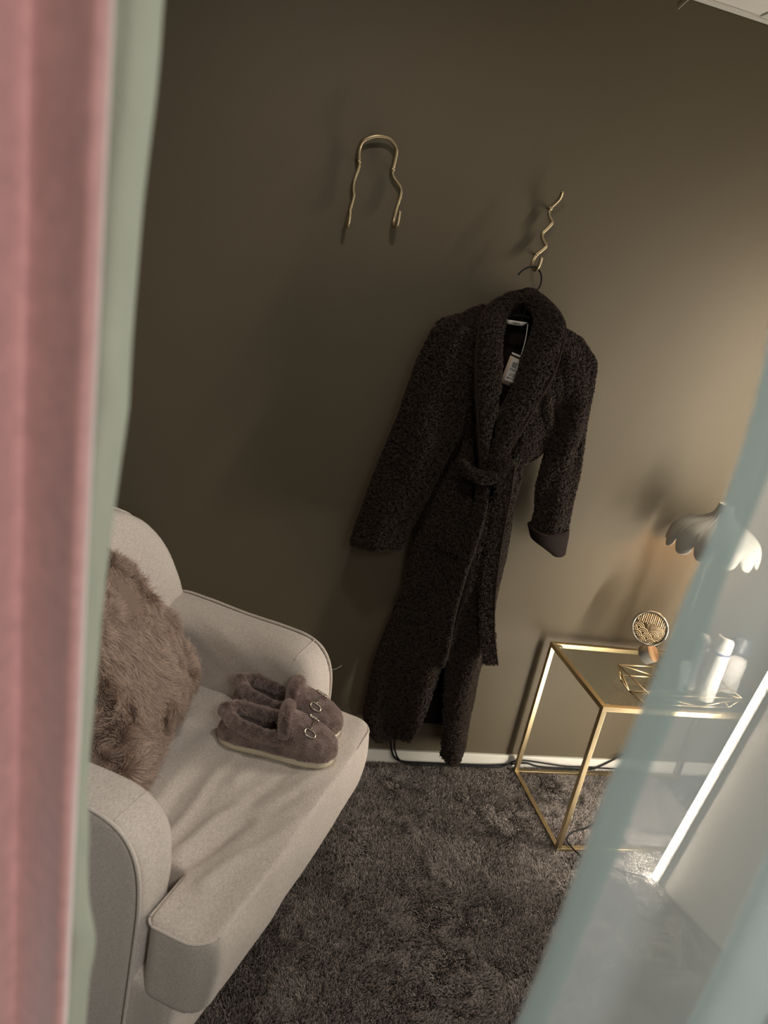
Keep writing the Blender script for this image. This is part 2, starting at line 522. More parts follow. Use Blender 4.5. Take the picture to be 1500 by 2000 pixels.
# outline points of the wall things, metres
B = {
  'collar_o': [[-0.4552, -0.15, 1.1452], [-0.469, -0.155, 1.1907], [-0.4984, -0.155, 1.2872], [-0.5283, -0.15, 1.3897], [-0.5459, -0.14, 1.4744], [-0.5493, -0.12, 1.5589], [-0.5317, -0.09, 1.6034], [-0.486, -0.06, 1.6381], [-0.4283, -0.045, 1.6651], [-0.3806, -0.055, 1.6718], [-0.3413, -0.08, 1.6504], [-0.3177, -0.11, 1.624], [-0.3021, -0.125, 1.5891], [-0.3045, -0.14, 1.5319], [-0.3148, -0.15, 1.462], [-0.346, -0.16, 1.3729], [-0.3796, -0.165, 1.2737], [-0.4116, -0.165, 1.1908], [-0.4203, -0.165, 1.1547]],
  'collar_i': [[-0.4426, -0.15, 1.147], [-0.4536, -0.155, 1.2102], [-0.4529, -0.155, 1.3216], [-0.4588, -0.15, 1.401], [-0.4701, -0.14, 1.4771], [-0.4792, -0.125, 1.5274], [-0.4765, -0.105, 1.5631], [-0.4602, -0.08, 1.6026], [-0.4271, -0.07, 1.6367], [-0.4031, -0.075, 1.6358], [-0.3867, -0.09, 1.6125], [-0.3862, -0.11, 1.587], [-0.3925, -0.125, 1.5469], [-0.4087, -0.14, 1.4846], [-0.4175, -0.15, 1.4137], [-0.4371, -0.155, 1.3408], [-0.4391, -0.16, 1.2418], [-0.4347, -0.16, 1.1861], [-0.434, -0.16, 1.1512]],
  'xl': [[-0.525, -0.07, 1.6101], [-0.5831, -0.07, 1.5721], [-0.6435, -0.07, 1.5453], [-0.6544, -0.07, 1.5116], [-0.6168, -0.07, 1.4146], [-0.5511, -0.07, 1.3029], [-0.5094, -0.07, 1.2303], [-0.5013, -0.07, 1.1961], [-0.5211, -0.07, 1.1396], [-0.5312, -0.07, 1.0971], [-0.5601, -0.07, 1.0567], [-0.582, -0.07, 0.8979], [-0.5742, -0.07, 0.7185], [-0.5946, -0.07, 0.6101], [-0.6225, -0.07, 0.4375], [-0.6225, -0.07, 0.2461], [-0.5891, -0.07, 0.1562]],
  'xr': [[-0.3572, -0.07, 1.6525], [-0.3095, -0.07, 1.629], [-0.2523, -0.07, 1.5751], [-0.1968, -0.07, 1.559], [-0.1762, -0.07, 1.5195], [-0.1903, -0.07, 1.4233], [-0.213, -0.07, 1.3236], [-0.2197, -0.07, 1.2441], [-0.246, -0.07, 1.2071], [-0.2724, -0.07, 1.1766], [-0.2897, -0.07, 1.1507], [-0.2861, -0.07, 1.1243], [-0.2856, -0.07, 1.0441], [-0.2609, -0.07, 0.8562], [-0.2523, -0.07, 0.7113], [-0.2409, -0.07, 0.4325], [-0.2296, -0.07, 0.2484], [-0.2156, -0.07, 0.0953]],
  'xcl': [[-0.4949, -0.12, 1.6311], [-0.5072, -0.12, 1.5579], [-0.5131, -0.12, 1.4697], [-0.4886, -0.12, 1.3844], [-0.4643, -0.12, 1.2809], [-0.444, -0.12, 1.1732], [-0.4259, -0.12, 1.1272], [-0.4103, -0.12, 0.9282], [-0.4108, -0.12, 0.7522], [-0.3956, -0.12, 0.5695], [-0.408, -0.12, 0.4538], [-0.4296, -0.12, 0.3345], [-0.4617, -0.12, 0.1912]],
  'xcr': [[-0.3886, -0.13, 1.6515], [-0.3503, -0.13, 1.6229], [-0.3366, -0.13, 1.5748], [-0.347, -0.13, 1.5143], [-0.355, -0.13, 1.4383], [-0.375, -0.13, 1.3436], [-0.3978, -0.13, 1.2622], [-0.4114, -0.13, 1.1807], [-0.4295, -0.13, 1.1216], [-0.4305, -0.13, 0.9975], [-0.4148, -0.13, 0.7566], [-0.4101, -0.13, 0.5738], [-0.3937, -0.13, 0.4417], [-0.365, -0.13, 0.2854], [-0.3384, -0.13, 0.1534]],
  'sl_o': [[-0.6233, -0.085, 1.5592], [-0.665, -0.085, 1.5201], [-0.6921, -0.085, 1.4207], [-0.7137, -0.085, 1.2592], [-0.7499, -0.085, 1.0731], [-0.776, -0.085, 0.9105], [-0.7822, -0.085, 0.849]],
  'sl_i': [[-0.552, -0.1, 1.5332], [-0.5536, -0.1, 1.4302], [-0.5338, -0.1, 1.3275], [-0.5254, -0.1, 1.2386], [-0.5681, -0.1, 1.0932], [-0.6142, -0.1, 0.9296], [-0.6291, -0.1, 0.8596]],
  'sr_o': [[-0.2797, -0.085, 1.5885], [-0.2214, -0.085, 1.5718], [-0.1635, -0.085, 1.5209], [-0.1471, -0.085, 1.4395], [-0.1266, -0.085, 1.298], [-0.1105, -0.085, 1.1378], [-0.0982, -0.085, 1.0231], [-0.0927, -0.085, 0.9669]],
  'sr_i': [[-0.3306, -0.1, 1.5128], [-0.3026, -0.1, 1.4722], [-0.2657, -0.1, 1.4012], [-0.2473, -0.1, 1.3253], [-0.234, -0.1, 1.2303], [-0.2326, -0.1, 1.1142], [-0.2164, -0.1, 1.0309], [-0.2109, -0.1, 0.9724]],
  'cuff_o': [[-0.094, -0.085, 0.9775], [-0.0876, -0.085, 0.9496], [-0.0832, -0.085, 0.9031]],
  'cuff_i': [[-0.223, -0.1, 0.978], [-0.2059, -0.1, 0.9414], [-0.1485, -0.1, 0.9161]],
  'belt_r': [[-0.3924, -0.19, 1.1882], [-0.3918, -0.2, 1.1408], [-0.3865, -0.2, 1.1017], [-0.373, -0.19, 0.9606], [-0.3475, -0.18, 0.7875], [-0.3132, -0.175, 0.6444], [-0.2701, -0.175, 0.523]],
  'belt_l': [[-0.4471, -0.19, 1.1174], [-0.4399, -0.195, 1.0366], [-0.4429, -0.19, 0.9355], [-0.4473, -0.18, 0.829], [-0.4472, -0.17, 0.6836], [-0.4374, -0.165, 0.5353], [-0.4444, -0.165, 0.4897]],
  'knot': [[-0.5231, -0.17, 1.1732], [-0.4949, -0.18, 1.1488], [-0.4524, -0.19, 1.1389], [-0.4119, -0.19, 1.1508], [-0.3896, -0.19, 1.1776]],
  'belt_y': [[-0.5458, -0.1, 1.1239], [-0.3007, -0.1, 1.1416], [-0.5296, -0.1, 1.0821]],
  'pocket': [[-0.5172, -0.15, 1.0789], [-0.4359, -0.15, 1.0472], [-0.4481, -0.15, 0.8708], [-0.531, -0.15, 0.8834]],
  'label': [[-0.4672, -0.085, 1.5858], [-0.3928, -0.085, 1.589], [-0.407, -0.085, 1.5762], [-0.4514, -0.085, 1.5741]],
  'tag': [[-0.4388, -0.13, 1.4927], [-0.4034, -0.13, 1.4855], [-0.4109, -0.13, 1.405], [-0.4501, -0.13, 1.4137]],
  'tagstr': [[-0.3937, -0.09, 1.585], [-0.4015, -0.12, 1.5403], [-0.4097, -0.135, 1.4896]],
  'hanger': [[-0.4487, -0.066, 1.7112], [-0.4396, -0.066, 1.7243], [-0.421, -0.066, 1.7378], [-0.3994, -0.066, 1.7405], [-0.3805, -0.066, 1.7243], [-0.3755, -0.066, 1.6951], [-0.3913, -0.066, 1.6648], [-0.4041, -0.066, 1.6406]],
  'hook2': [[-0.372, -0.05, 1.9533], [-0.3692, -0.035, 1.9342], [-0.3832, -0.02, 1.9058], [-0.3814, -0.02, 1.8881], [-0.3685, -0.02, 1.8713], [-0.3766, -0.02, 1.8542], [-0.3881, -0.02, 1.8379], [-0.384, -0.02, 1.8232], [-0.3694, -0.02, 1.8062], [-0.3783, -0.02, 1.7916], [-0.3907, -0.02, 1.7778], [-0.3974, -0.022, 1.7579], [-0.4019, -0.035, 1.7431], [-0.3981, -0.055, 1.7347], [-0.3953, -0.068, 1.7456], [-0.3937, -0.07, 1.7713]],
  'archL': [[-0.9447, -0.018, 1.9076], [-0.9424, -0.018, 1.8954], [-0.9486, -0.018, 1.8607], [-0.9467, -0.018, 1.8352], [-0.943, -0.018, 1.823], [-0.9459, -0.018, 1.7922], [-0.9482, -0.02, 1.7719], [-0.9508, -0.028, 1.7487], [-0.9505, -0.045, 1.7407], [-0.9511, -0.06, 1.7548], [-0.9522, -0.062, 1.7818]],
  'archR': [[-0.851, -0.018, 1.9087], [-0.8464, -0.018, 1.8928], [-0.8213, -0.018, 1.8695], [-0.8171, -0.018, 1.8494], [-0.8214, -0.018, 1.814], [-0.8231, -0.02, 1.7842], [-0.8238, -0.03, 1.7705], [-0.8216, -0.045, 1.7654], [-0.8198, -0.06, 1.7762], [-0.8196, -0.062, 1.8078]],
  'arch': [[-0.945, -0.018, 1.9088], [-0.9499, -0.022, 1.939], [-0.9427, -0.03, 1.9598], [-0.9131, -0.034, 1.9759], [-0.8806, -0.03, 1.9786], [-0.8591, -0.026, 1.9674], [-0.8505, -0.022, 1.9507], [-0.851, -0.018, 1.9087]],
  'cable': [[-0.4857, -0.02, 0.1025], [-0.4744, -0.022, 0.0636], [-0.4534, -0.03, 0.0359]],
  'thread': [[-0.1292, -0.004, 2.4971], [-0.1428, -0.004, 2.4815], [-0.1535, -0.004, 2.4666]],
}
# ------------------------------------------------------------------ room shell
X0, X1, Y0, Y1, ZC = -2.45, 0.95, -4.0, 0.0, 2.5
def struct(name, vf, mat, parent=None, **k):
    o = obj(name, vf, mat, parent, smooth=False, **k)
    if parent is None:
        o['kind'] = 'structure'
    return o
floor = struct('floor', box(X0, X1, Y0, Y1, -0.06, 0.0), M['floor'])
struct('wall_back', box(X0 - 0.1, X1 + 0.1, Y1, Y1 + 0.1, -0.06, ZC + 0.1), M['wall'])
struct('wall_left', box(X0 - 0.1, X0, Y0, Y1, -0.06, ZC + 0.1), M['wall'])
struct('wall_right', box(X1, X1 + 0.1, Y0, Y1, -0.06, ZC + 0.1), M['wall'])
struct('wall_front', box(X0 - 0.1, X1 + 0.1, Y0 - 0.1, Y0, -0.06, ZC + 0.1), M['wall'])
ceil = struct('ceiling', box(X0, X1, Y0, Y1, ZC + 0.03, ZC + 0.1), M['ceil'])
gx = [0.09 + 0.6 * k for k in range(-5, 3)]
gy = [-0.46 - 0.6 * k for k in range(0, 7)]
ex = [X0] + [g for g in gx if X0 < g < X1] + [X1]
ey = [Y1 - 0.0] + [g for g in gy if Y0 < g < Y1] + [Y0]
for i in range(len(ex) - 1):
    for j in range(len(ey) - 1):
        struct('ceiling_tile', box(ex[i] + 0.010, ex[i + 1] - 0.010, ey[j + 1] + 0.010, ey[j] - 0.010, ZC + 0.004, ZC + 0.022), M['ceil'], ceil)
for g in ex[1:-1]:
    struct('grid_bar', box(g - 0.012, g + 0.012, Y0, Y1 - 0.03, ZC - 0.001, ZC + 0.006), M['white'], ceil)
for j, g in enumerate(ey[1:-1]):
    for i in range(len(ex) - 1):
        struct('grid_bar', box(ex[i] + 0.0125, ex[i + 1] - 0.0125, g - 0.012, g + 0.012, ZC - 0.001, ZC + 0.006), M['white'], ceil)
struct('trim_1', merge(box(X0, X1, Y1 - 0.026, Y1, ZC - 0.002, ZC + 0.003), box(X0, X1, Y1 - 0.002, Y1, ZC - 0.002, ZC + 0.02)), M['white'])
struct('baseboard_back', box(X0, X1, Y1 - 0.012, Y1, 0.0, 0.056), M['white'], bevel=0.002)
struct('baseboard_right', box(X1 - 0.012, X1, Y0, Y1 - 0.012, 0.0, 0.056), M['white'])

# carpet pile: short strands lying in drifting patches
def carpet():
    n = 420000
    P = np.empty((n, 3))
    n1 = int(n * 0.86)
    P[:n1, 0] = RNG.uniform(-1.25, 0.62, n1); P[:n1, 1] = RNG.uniform(-1.62, -0.012, n1)
    P[n1:, 0] = RNG.uniform(-1.6, 0.9, n - n1); P[n1:, 1] = RNG.uniform(-2.1, -0.012, n - n1)
    P[:, 2] = 0.0
    keep = ~((P[:, 0] < -1.05) & (P[:, 1] > -0.75))
    P = P[keep]
    n = len(P)
    Nn = np.tile([0.0, 0, 1], (n, 1))
    a = vnoise(P, 6.0, 1) * 3.0 + vnoise(P, 30.0, 2) * 2.4
    lay = 0.50 + 0.75 * vnoise(P, 9.0, 3) + 0.40 * vnoise(P, 34.0, 4)
    comb = np.stack([np.cos(a) * lay, np.sin(a) * lay, np.zeros(n)], 1)
    L = 0.0115 * (1 + 0.25 * RNG.normal(size=n)).clip(0.4, 1.6)
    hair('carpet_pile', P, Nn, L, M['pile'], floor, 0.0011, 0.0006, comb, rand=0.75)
carpet()

# ------------------------------------------------------------------ armchair
CH_M = Vector((-0.913, -0.803, 0.0))
CH_F = Vector((0.853, -0.521, 0)).normalized()
CH_RZ = math.atan2(-CH_F.x, CH_F.y)
CH_W = Matrix.Translation(CH_M) @ Matrix.Rotation(CH_RZ, 4, 'Z')
chair = empty('armchair', CH_M, CH_RZ, label='beige linen slipcovered armchair with rounded arms against the brown wall', cat='armchair')

def bulge(z):
    return float(np.interp(z, [0.08, 0.3, 0.5, 0.60, 0.65, 0.70, 0.756, 0.80, 0.85, 0.885, 0.915, 0.935, 0.948], [0.425, 0.432, 0.437, 0.440, 0.434, 0.424, 0.405, 0.380, 0.340, 0.295, 0.235, 0.17, 0.09]))
def back_ring(z, n=48):
    wv = bulge(z)
    yf = -0.575 - 0.165 * max(0, (z - 0.42)) / 0.5
    yb = -0.735 - 0.075 * z
    if z > 0.90:
        k = (z - 0.90) / 0.05
        yf -= 0.012 * k ** 2
        yb += 0.010 * k ** 2
    pts = []
    cy, hy = (yf + yb) / 2, (yf - yb) / 2
    for i in range(n):
        a = 2 * math.pi * i / n
        c, s = math.cos(a), math.sin(a)
        e = 0.28
        x = wv * math.copysign(abs(c) ** e, c)
        y = cy + hy * math.copysign(abs(s) ** e, s)
        if s > 0:
            y += 0.018 * (1 - (x / (wv + 1e-6)) ** 2) * math.sin(math.pi * min(1, max(0, (z - 0.3) / 0.66)))
        pts.append((x, y, z))
    return pts
zs = np.r_[np.linspace(0.08, 0.60, 10), np.linspace(0.63, 0.90, 14), np.linspace(0.91, 0.948, 9)]
G = [back_ring(z) for z in zs]
vf = grid(G, True)
n_ = len(G[0])
vf[1].append(tuple((len(G) - 1) * n_ + j for j in range(n_)))
vf[1].append(tuple(range(n_ - 1, -1, -1)))
vf = bake(vf, [('REMESH', dict(mode='VOXEL', voxel_size=0.012)), ('SMOOTH', dict(iterations=6))])
V = vf[0]
V[:, 1] += 0.004 * vnoise(V, 9, 21) * (V[:, 2] > 0.45)
obj('backrest', vf, M['linen'], chair)
for s in (-1, 1):
    pth = [(s * (bulge(z) + 0.002), -0.722 - 0.075 * z, z) for z in np.linspace(0.63, 0.946, 40)]
    obj('piping', tube(pth, 0.0040, 8), M['piping'], chair)

def arm(s):
    prof = spline([(-0.70, 0.075), (-0.70, 0.35), (-0.70, 0.60), (-0.672, 0.642), (-0.58, 0.648), (-0.45, 0.645), (-0.32, 0.648), (-0.245, 0.643), (-0.195, 0.618), (-0.163, 0.565), (-0.150, 0.48), (-0.150, 0.34), (-0.152, 0.20), (-0.155, 0.075)], 90)
    T = np.gradient(prof, axis=0)
    T /= np.linalg.norm(T, axis=1)[:, None]
    Nn = np.stack([T[:, 1], -T[:, 0]], 1)       # inward (towards the arm body)
    xi, xo = 0.300, 0.430
    G = []
    for x in np.r_[xi + 0.055 * (1 - np.cos(np.linspace(0, math.pi / 2, 9))), np.linspace(xi + 0.065, xo - 0.014, 6), xo - 0.012 * (1 - np.sin(np.linspace(0, math.pi / 2, 5)))]:
        r = 0.055
        d = 0.0
        if x < xi + r:
            d += r - math.sqrt(max(0, r * r - (xi + r - x) ** 2))
        if x > xo - 0.012:
            d += 0.012 - math.sqrt(max(0, 0.012 ** 2 - (x - xo + 0.012) ** 2))
        d = min(d, 0.055)
        Q = prof + Nn * d
        row = []
        for k, (y, z) in enumerate(Q):
            bow = 0.0
            row.append((s * (x + bow), y, z))
        G.append(row)
    vf = grid(G, True, flip=(s < 0))
    k = len(G[0])
    vf[1].append(tuple(range(k)) if s < 0 else tuple(range(k - 1, -1, -1)))
    last = (len(G) - 1) * k
    vf[1].append(tuple(last + j for j in (range(k - 1, -1, -1) if s < 0 else range(k))))
    vf = bake(vf, [('REMESH', dict(mode='VOXEL', voxel_size=0.009)), ('SMOOTH', dict(iterations=5))])
    V = vf[0]
    wr = 0.006 * vnoise(np.stack([V[:, 0] * 2, V[:, 1] * 1.0 + V[:, 2] * 1.6, V[:, 2]], 1), 11, 31 + s)
    inner = np.clip((0.40 - np.abs(V[:, 0])) / 0.08, 0, 1)
    V[:, 0] += -s * wr * inner
    o = obj('arm', vf, M['linen'], chair)
    pth = [(s * 0.4315, y, z) for y, z in (prof + Nn * 0.003)[18:]]
    obj('piping', tube(pth, 0.0042, 8), M['piping'], o)
    # boxing seam across the top of the arm front
    j = int(np.argmin(np.abs(prof[:, 0] + 0.225) + (prof[:, 1] < 0.5) * 9))
    sm = []
    for x in np.linspace(0.315, 0.428, 14):
        d = 0.055 - math.sqrt(max(0, 0.055 ** 2 - max(0, 0.355 - x) ** 2))
        sm.append((s * x, *(prof[j] + Nn[j] * (d + 0.0005))))
    obj('seam', tube(sm, 0.0016, 6), M['piping'], o)
    return o
arm_far, arm_near = arm(-1), arm(1)

# skirted base
base = bake(box(-0.425, 0.425, -0.72, -0.062, 0.075, 0.31), [('BEVEL', dict(width=0.02, segments=3)), ('REMESH', dict(mode='VOXEL', voxel_size=0.012)), ('SMOOTH', dict(iterations=4))])
V = base[0]
V[:, 1] += np.where(V[:, 1] > -0.1, 0.006 * np.sin(V[:, 0] * 14) * (0.3 - V[:, 2]) / 0.22, 0)
obj('seat_base', base, M['linen'], chair)
obj('seam', tube([(0.431, -0.155, z) for z in np.linspace(0.08, 0.30, 10)], 0.0022, 6), M['piping'], chair)

# T-shaped seat cushion
def tcushion():
    def corner(cx, cy, r, a0, a1, n=6):
        return [(cx + r * math.cos(math.radians(a)), cy + r * math.sin(math.radians(a))) for a in np.linspace(a0, a1, n)]
    o = [(-0.292, -0.60), (0.292, -0.60), (0.292, -0.15)]
    o += [(0.30, -0.138)] + corner(0.405, -0.115, 0.022, -90, 0) + corner(0.372, -0.058, 0.055, 0, 90)
    o += [(0.2, 0.003), (0.0, 0.006), (-0.2, 0.003)]
    o += corner(-0.372, -0.058, 0.055, 90, 180) + corner(-0.405, -0.115, 0.022, 180, 270) + [(-0.30, -0.138), (-0.292, -0.15)]
    k = len(o)
    z0, z1 = 0.275, 0.452
    v = [(x, y, z0) for x, y in o] + [(x, y, z1) for x, y in o]
    f = [tuple(range(k - 1, -1, -1)), tuple(range(k, 2 * k))] + [(i, (i + 1) % k, k + (i + 1) % k, k + i) for i in range(k)]
    vf = bake((v, f), [('REMESH', dict(mode='VOXEL', voxel_size=0.0075)), ('SMOOTH', dict(iterations=7))])
    V = vf[0]
    top = np.clip((V[:, 2] - 0.40) / 0.05, 0, 1)
    crown = 0.016 * np.clip(1 - (V[:, 0] / 0.43) ** 2, 0, 1) * np.clip((0.02 - V[:, 1]) / 0.12, 0, 1) ** 0.5
    # drag wrinkles fanning out from the near arm
    wr = 0.005 * vnoise(np.stack([V[:, 1], V[:, 0] * 0.22, V[:, 0] * 0], 1), 24, 5)
    for x0, y0, x1, y1, a, wd in ((0.24, -0.225, -0.06, -0.245, 0.008, 0.013), (0.27, -0.150, -0.03, -0.055, -0.010, 0.015), (0.26, -0.185, 0.06, -0.145, 0.008, 0.013),
                                  (0.31, -0.095, 0.05, -0.012, 0.007, 0.014), (0.27, -0.29, -0.12, -0.33, 0.006, 0.017), (0.27, -0.255, 0.0, -0.285, -0.006, 0.013), (0.25, -0.37, -0.05, -0.41, -0.005, 0.018),
                                  (0.10, -0.10, -0.20, -0.02, 0.006, 0.015), (0.02, -0.19, -0.22, -0.15, 0.005, 0.018), (0.06, -0.13, -0.20, -0.09, -0.006, 0.015)):
        dx, dy = x1 - x0, y1 - y0
        t = np.clip(((V[:, 0] - x0) * dx + (V[:, 1] - y0) * dy) / (dx * dx + dy * dy), 0, 1)
        wob = 0.004 * np.sin(t * 7 + x0 * 40)
        ds = np.hypot(V[:, 0] - x0 - t * dx, V[:, 1] - y0 - t * dy + wob)
        wr += 1.35 * a * np.exp(-(ds / wd) ** 2) * (1 - 0.6 * t)
    V[:, 2] += top * (crown + wr)
    fr = np.clip((V[:, 1] + 0.03) / 0.03, 0, 1)
    V[:, 1] += fr * 0.004 * vnoise(V, 12, 8)
    V[:, 1] += np.clip((V[:, 1] + 0.1) / 0.1, 0, 1) * 0.012 * np.sin(np.clip((V[:, 2] - 0.275) / 0.177, 0, 1) * math.pi)
    return vf, o
cush, outl = tcushion()
co = obj('seat_cushion', cush, M['linen'], chair)
pp = [(x * 1.0, y, 0.4515) for x, y in outl[3:-2]]
pp = spline(pp, 140)
obj('piping', tube([(p[0] * 0.999, p[1] - 0.003 + 0.0, p[2] - 0.003 + 0.000) for p in pp], 0.0032, 6), M['piping'], co)
for x, y in ((0.36, -0.13), (-0.36, -0.13), (0.36, -0.64), (-0.36, -0.64)):
    obj('leg', xf(lathe([(0.016, 0.0), (0.024, 0.08)], 12), Matrix.Translation((x, y, 0.0))), M['dark_leg'], chair)
obj('loose_thread', tube(spline([(-0.436, -0.165, 0.56), (-0.445, -0.150, 0.568), (-0.452, -0.142, 0.577)], 8), 0.0006, 4), M['piping'], chair)

# ------------------------------------------------------------------ fur pillow on the chair
def pillow():
    P = [Vector(p) for p in ((-0.285, -0.515, 0.480), (0.215, -0.350, 0.485), (0.285, -0.545, 0.885), (0.005, -0.615, 0.925))]
    nrm = (P[1] - P[0]).cross(P[3] - P[0]).normalized()
    n = 40
    sheets = []
    for sgn in (1, -1):
        G = []
        for j in range(n + 1):
            row = []
            for i in range(n + 1):
                u, v = i / n, j / n
                q = (P[0] * (1 - u) + P[1] * u) * (1 - v) + (P[3] * (1 - u) + P[2] * u) * v
                t = (math.sin(math.pi * u) * math.sin(math.pi * v)) ** 0.42
                c = (P[0] + P[1] + P[2] + P[3]) / 4
                pinch = 1 - 0.05 * (1 - abs(2 * u - 1)) * abs(2 * v - 1) ** 4 - 0.05 * (1 - abs(2 * v - 1)) * abs(2 * u - 1) ** 4
                q = c + (q - c) * pinch
                row.append(q + nrm * (sgn * 0.078 * t))
            G.append(row)
        sheets.append(grid(G, False, flip=(sgn < 0)))
    vf = bake(merge(*sheets), [('REMESH', dict(mode='VOXEL', voxel_size=0.010)), ('SMOOTH', dict(iterations=3))])
    V = vf[0]
    V += (0.010 * vnoise(V, 8, 41) + 0.008 * vnoise(V, 17, 42))[:, None] * vnormals(vf)
    return vf, nrm
pil_vf, pil_n = pillow()
pil_vf = ([CH_W @ Vector(p) for p in pil_vf[0]], pil_vf[1])
c0 = sum((Vector(p) for p in pil_vf[0]), Vector()) / len(pil_vf[0])
c0.z = min(p[2] for p in pil_vf[0])
pil = empty('fur_pillow', c0, label='square brown faux fur cushion leaning on the armchair back', cat='cushion')
pil_vf = ([Vector(p) - c0 for p in pil_vf[0]], pil_vf[1])
obj('cover', pil_vf, M['fur_skin'], pil)
Pp, Nn = scatter(pil_vf, 95000)
cl = vnoise(Pp, 26, 51)
comb = np.stack([vnoise(Pp, 11, 52), vnoise(Pp, 11, 53), vnoise(Pp, 11, 54) - 0.45], 1) * 1.5
comb += np.stack([vnoise(Pp, 38, 55), vnoise(Pp, 38, 56), vnoise(Pp, 38, 57)], 1) * 0.9
hair('fur', Pp, Nn, 0.026 * (1 + 0.2 * RNG.normal(size=len(Pp))).clip(0.4, 1.7), M['fur'], pil, 0.0007, 0.0002, comb, rand=0.22, k=5)

# ------------------------------------------------------------------ slippers on the seat
def slipper(name, loc, rz, label):
    t = empty(name, loc, rz, label=label, cat='slipper', group='brown plush slippers on the seat')
    L, zs_ = 0.300, 0.021
    def halfw(x):
        u = (x / L + 0.5)
        return float(np.interp(u, [0, 0.02, 0.06, 0.15, 0.30, 0.45, 0.60, 0.75, 0.87, 0.94, 0.98, 1.0], [0.0, 0.019, 0.031, 0.041, 0.044, 0.046, 0.051, 0.0545, 0.050, 0.038, 0.022, 0.0]))
    def hgt(x):
        u = (x / L + 0.5)
        return float(np.interp(u, [0, 0.02, 0.06, 0.15, 0.30, 0.45, 0.52, 0.62, 0.75, 0.87, 0.94, 0.98, 1.0], [0.012, 0.040, 0.060, 0.073, 0.076, 0.086, 0.090, 0.082, 0.066, 0.050, 0.038, 0.026, 0.010]))
    # sole
    xs = -L / 2 * np.cos(np.linspace(0, math.pi, 44))
    ring = [(x, halfw(x) * 1.0 + 0.002) for x in xs] + [(x, -halfw(x) - 0.002) for x in xs[::-1]][1:-1]
    k = len(ring)
    v, f = [], []
    for z, ins in ((0.0, 0.003), (0.002, 0.0), (zs_ - 0.002, 0.0), (zs_, 0.002)):
        for x, y in ring:
            r = 1 - ins / 0.05
            v.append((x * (1 - ins / 0.15), y * r, z))
    for i in range(3):
        for j in range(k):
            f.append((i * k + j, (i + 1) * k + j, (i + 1) * k + (j + 1) % k, i * k + (j + 1) % k))
    f.append(tuple(range(k))); f.append(tuple(3 * k + j for j in range(k - 1, -1, -1)))
    obj('sole', (v, f), M['sole'], t, sub=0)
    # upper: arched stations, cut open above the topline behind the instep
    nu = 61
    xs = -L / 2 * np.cos(np.linspace(0.06, math.pi - 0.06, 90))
    G = []
    XB = 0.012
    def topline(x):
        return float(np.interp(x, [-0.15, -0.13, -0.10, -0.06, -0.02, 0.0, XB], [0.062, 0.058, 0.049, 0.041, 0.037, 0.040, 0.046]))
    def section(x, a, lift=0.0):
        w_, h_ = halfw(x) + 0.004 + lift, hgt(x) + lift
        c, s = math.cos(a), math.sin(a)
        return (x, w_ * math.copysign(abs(c) ** 0.72, c), zs_ - 0.001 + h_ * abs(s) ** 0.62)
    for x in xs:
        G.append([section(x, math.pi * (1 - j / (nu - 1))) for j in range(nu)])
    V, Fc = grid(G, False, flip=True)
    V = np.array(V)
    keep = []
    for q in Fc:
        c = V[list(q)].mean(0)
        if c[0] < XB - 6.0 * c[1] ** 2 and c[2] > zs_ + topline(c[0]):
            continue
        keep.append(q)
    up = (list(map(tuple, V)), keep)
    uo = obj('upper', up, M['slip'], t, solid=0.005, off=-1)
    # lining and insole
    ins = [(x * 0.93, y * 0.88, zs_ + 0.004) for x, y in ring]
    obj('insole', (ins, [tuple(range(k))[::-1]]), M['slip_in'], t)
    # rolled plush collar around the opening
    half = []
    for x in np.linspace(XB, -0.1415, 34):
        h_ = hgt(x)
        k_ = min(0.999, topline(x) / h_)
        sn = k_ ** (1 / 0.62)
        cs = math.sqrt(max(0, 1 - sn * sn))
        half.append((x, (halfw(x) + 0.001) * cs ** 0.72, zs_ + topline(x)))
    path = half + [(x, -y, z) for x, y, z in half[::-1]]
    P3 = lin(path, 90)
    P3[:, 1] = np.where(np.abs(P3[:, 1]) < 0.001, 0, P3[:, 1])
    col = tube(P3, [0.0115 + 0.0012 * math.sin(i * 1.3) + 0.001 * math.sin(i * 0.47) for i in range(90)], 12)
    cb = obj('collar', col, M['slip'], t)
    # thick plush edge of the vamp standing over the instep
    st = []
    for a in np.linspace(0.13 * math.pi, 0.87 * math.pi, 30):
        p = section(0.020 - 0.010 * math.sin(a), a, 0.002)
        st.append((p[0], p[1], p[2] + 0.004))
    sv = tube(st, [0.0075 + 0.0025 * math.sin(math.pi * i / 29) for i in range(30)], 12)
    obj('strap_edge', sv, M['slip'], t)
    # plush pile on everything that is fabric
    P1, N1 = scatter(up, 30000)
    good = P1[:, 2] > zs_
    comb1 = np.tile([0.9, 0, -0.5], (len(P1), 1)) + 0.8 * np.stack([vnoise(P1, 60, 5), vnoise(P1, 60, 6), vnoise(P1, 60, 7)], 1)
    hair('plush', P1[good], N1[good], 0.0055, M['slip_hair'], uo, 0.00055, 0.0002, comb1[good], rand=0.4)
    for host, vf, nn in ((cb, col, 13000), (t, sv, 7000)):
        P2, N2 = scatter(vf, nn)
        comb2 = 0.7 * np.stack([vnoise(P2, 70, 8), vnoise(P2, 70, 9), vnoise(P2, 70, 10)], 1)
        hair('plush', P2, N2, 0.0085, M['slip_hair'], host, 0.0006, 0.0002, comb2, rand=0.5)
    # snaffle buckle: two rings joined by a bar across the vamp
    def surf(x, a, lift):
        w_, h_ = halfw(x) + 0.006, hgt(x)
        c, s = math.cos(a), math.sin(a)
        return (x, w_ * math.copysign(abs(c) ** 0.72, c), zs_ + h_ * abs(s) ** 0.62 + lift)
    A1, A2, xb = 0.34 * math.pi, 0.66 * math.pi, 0.078
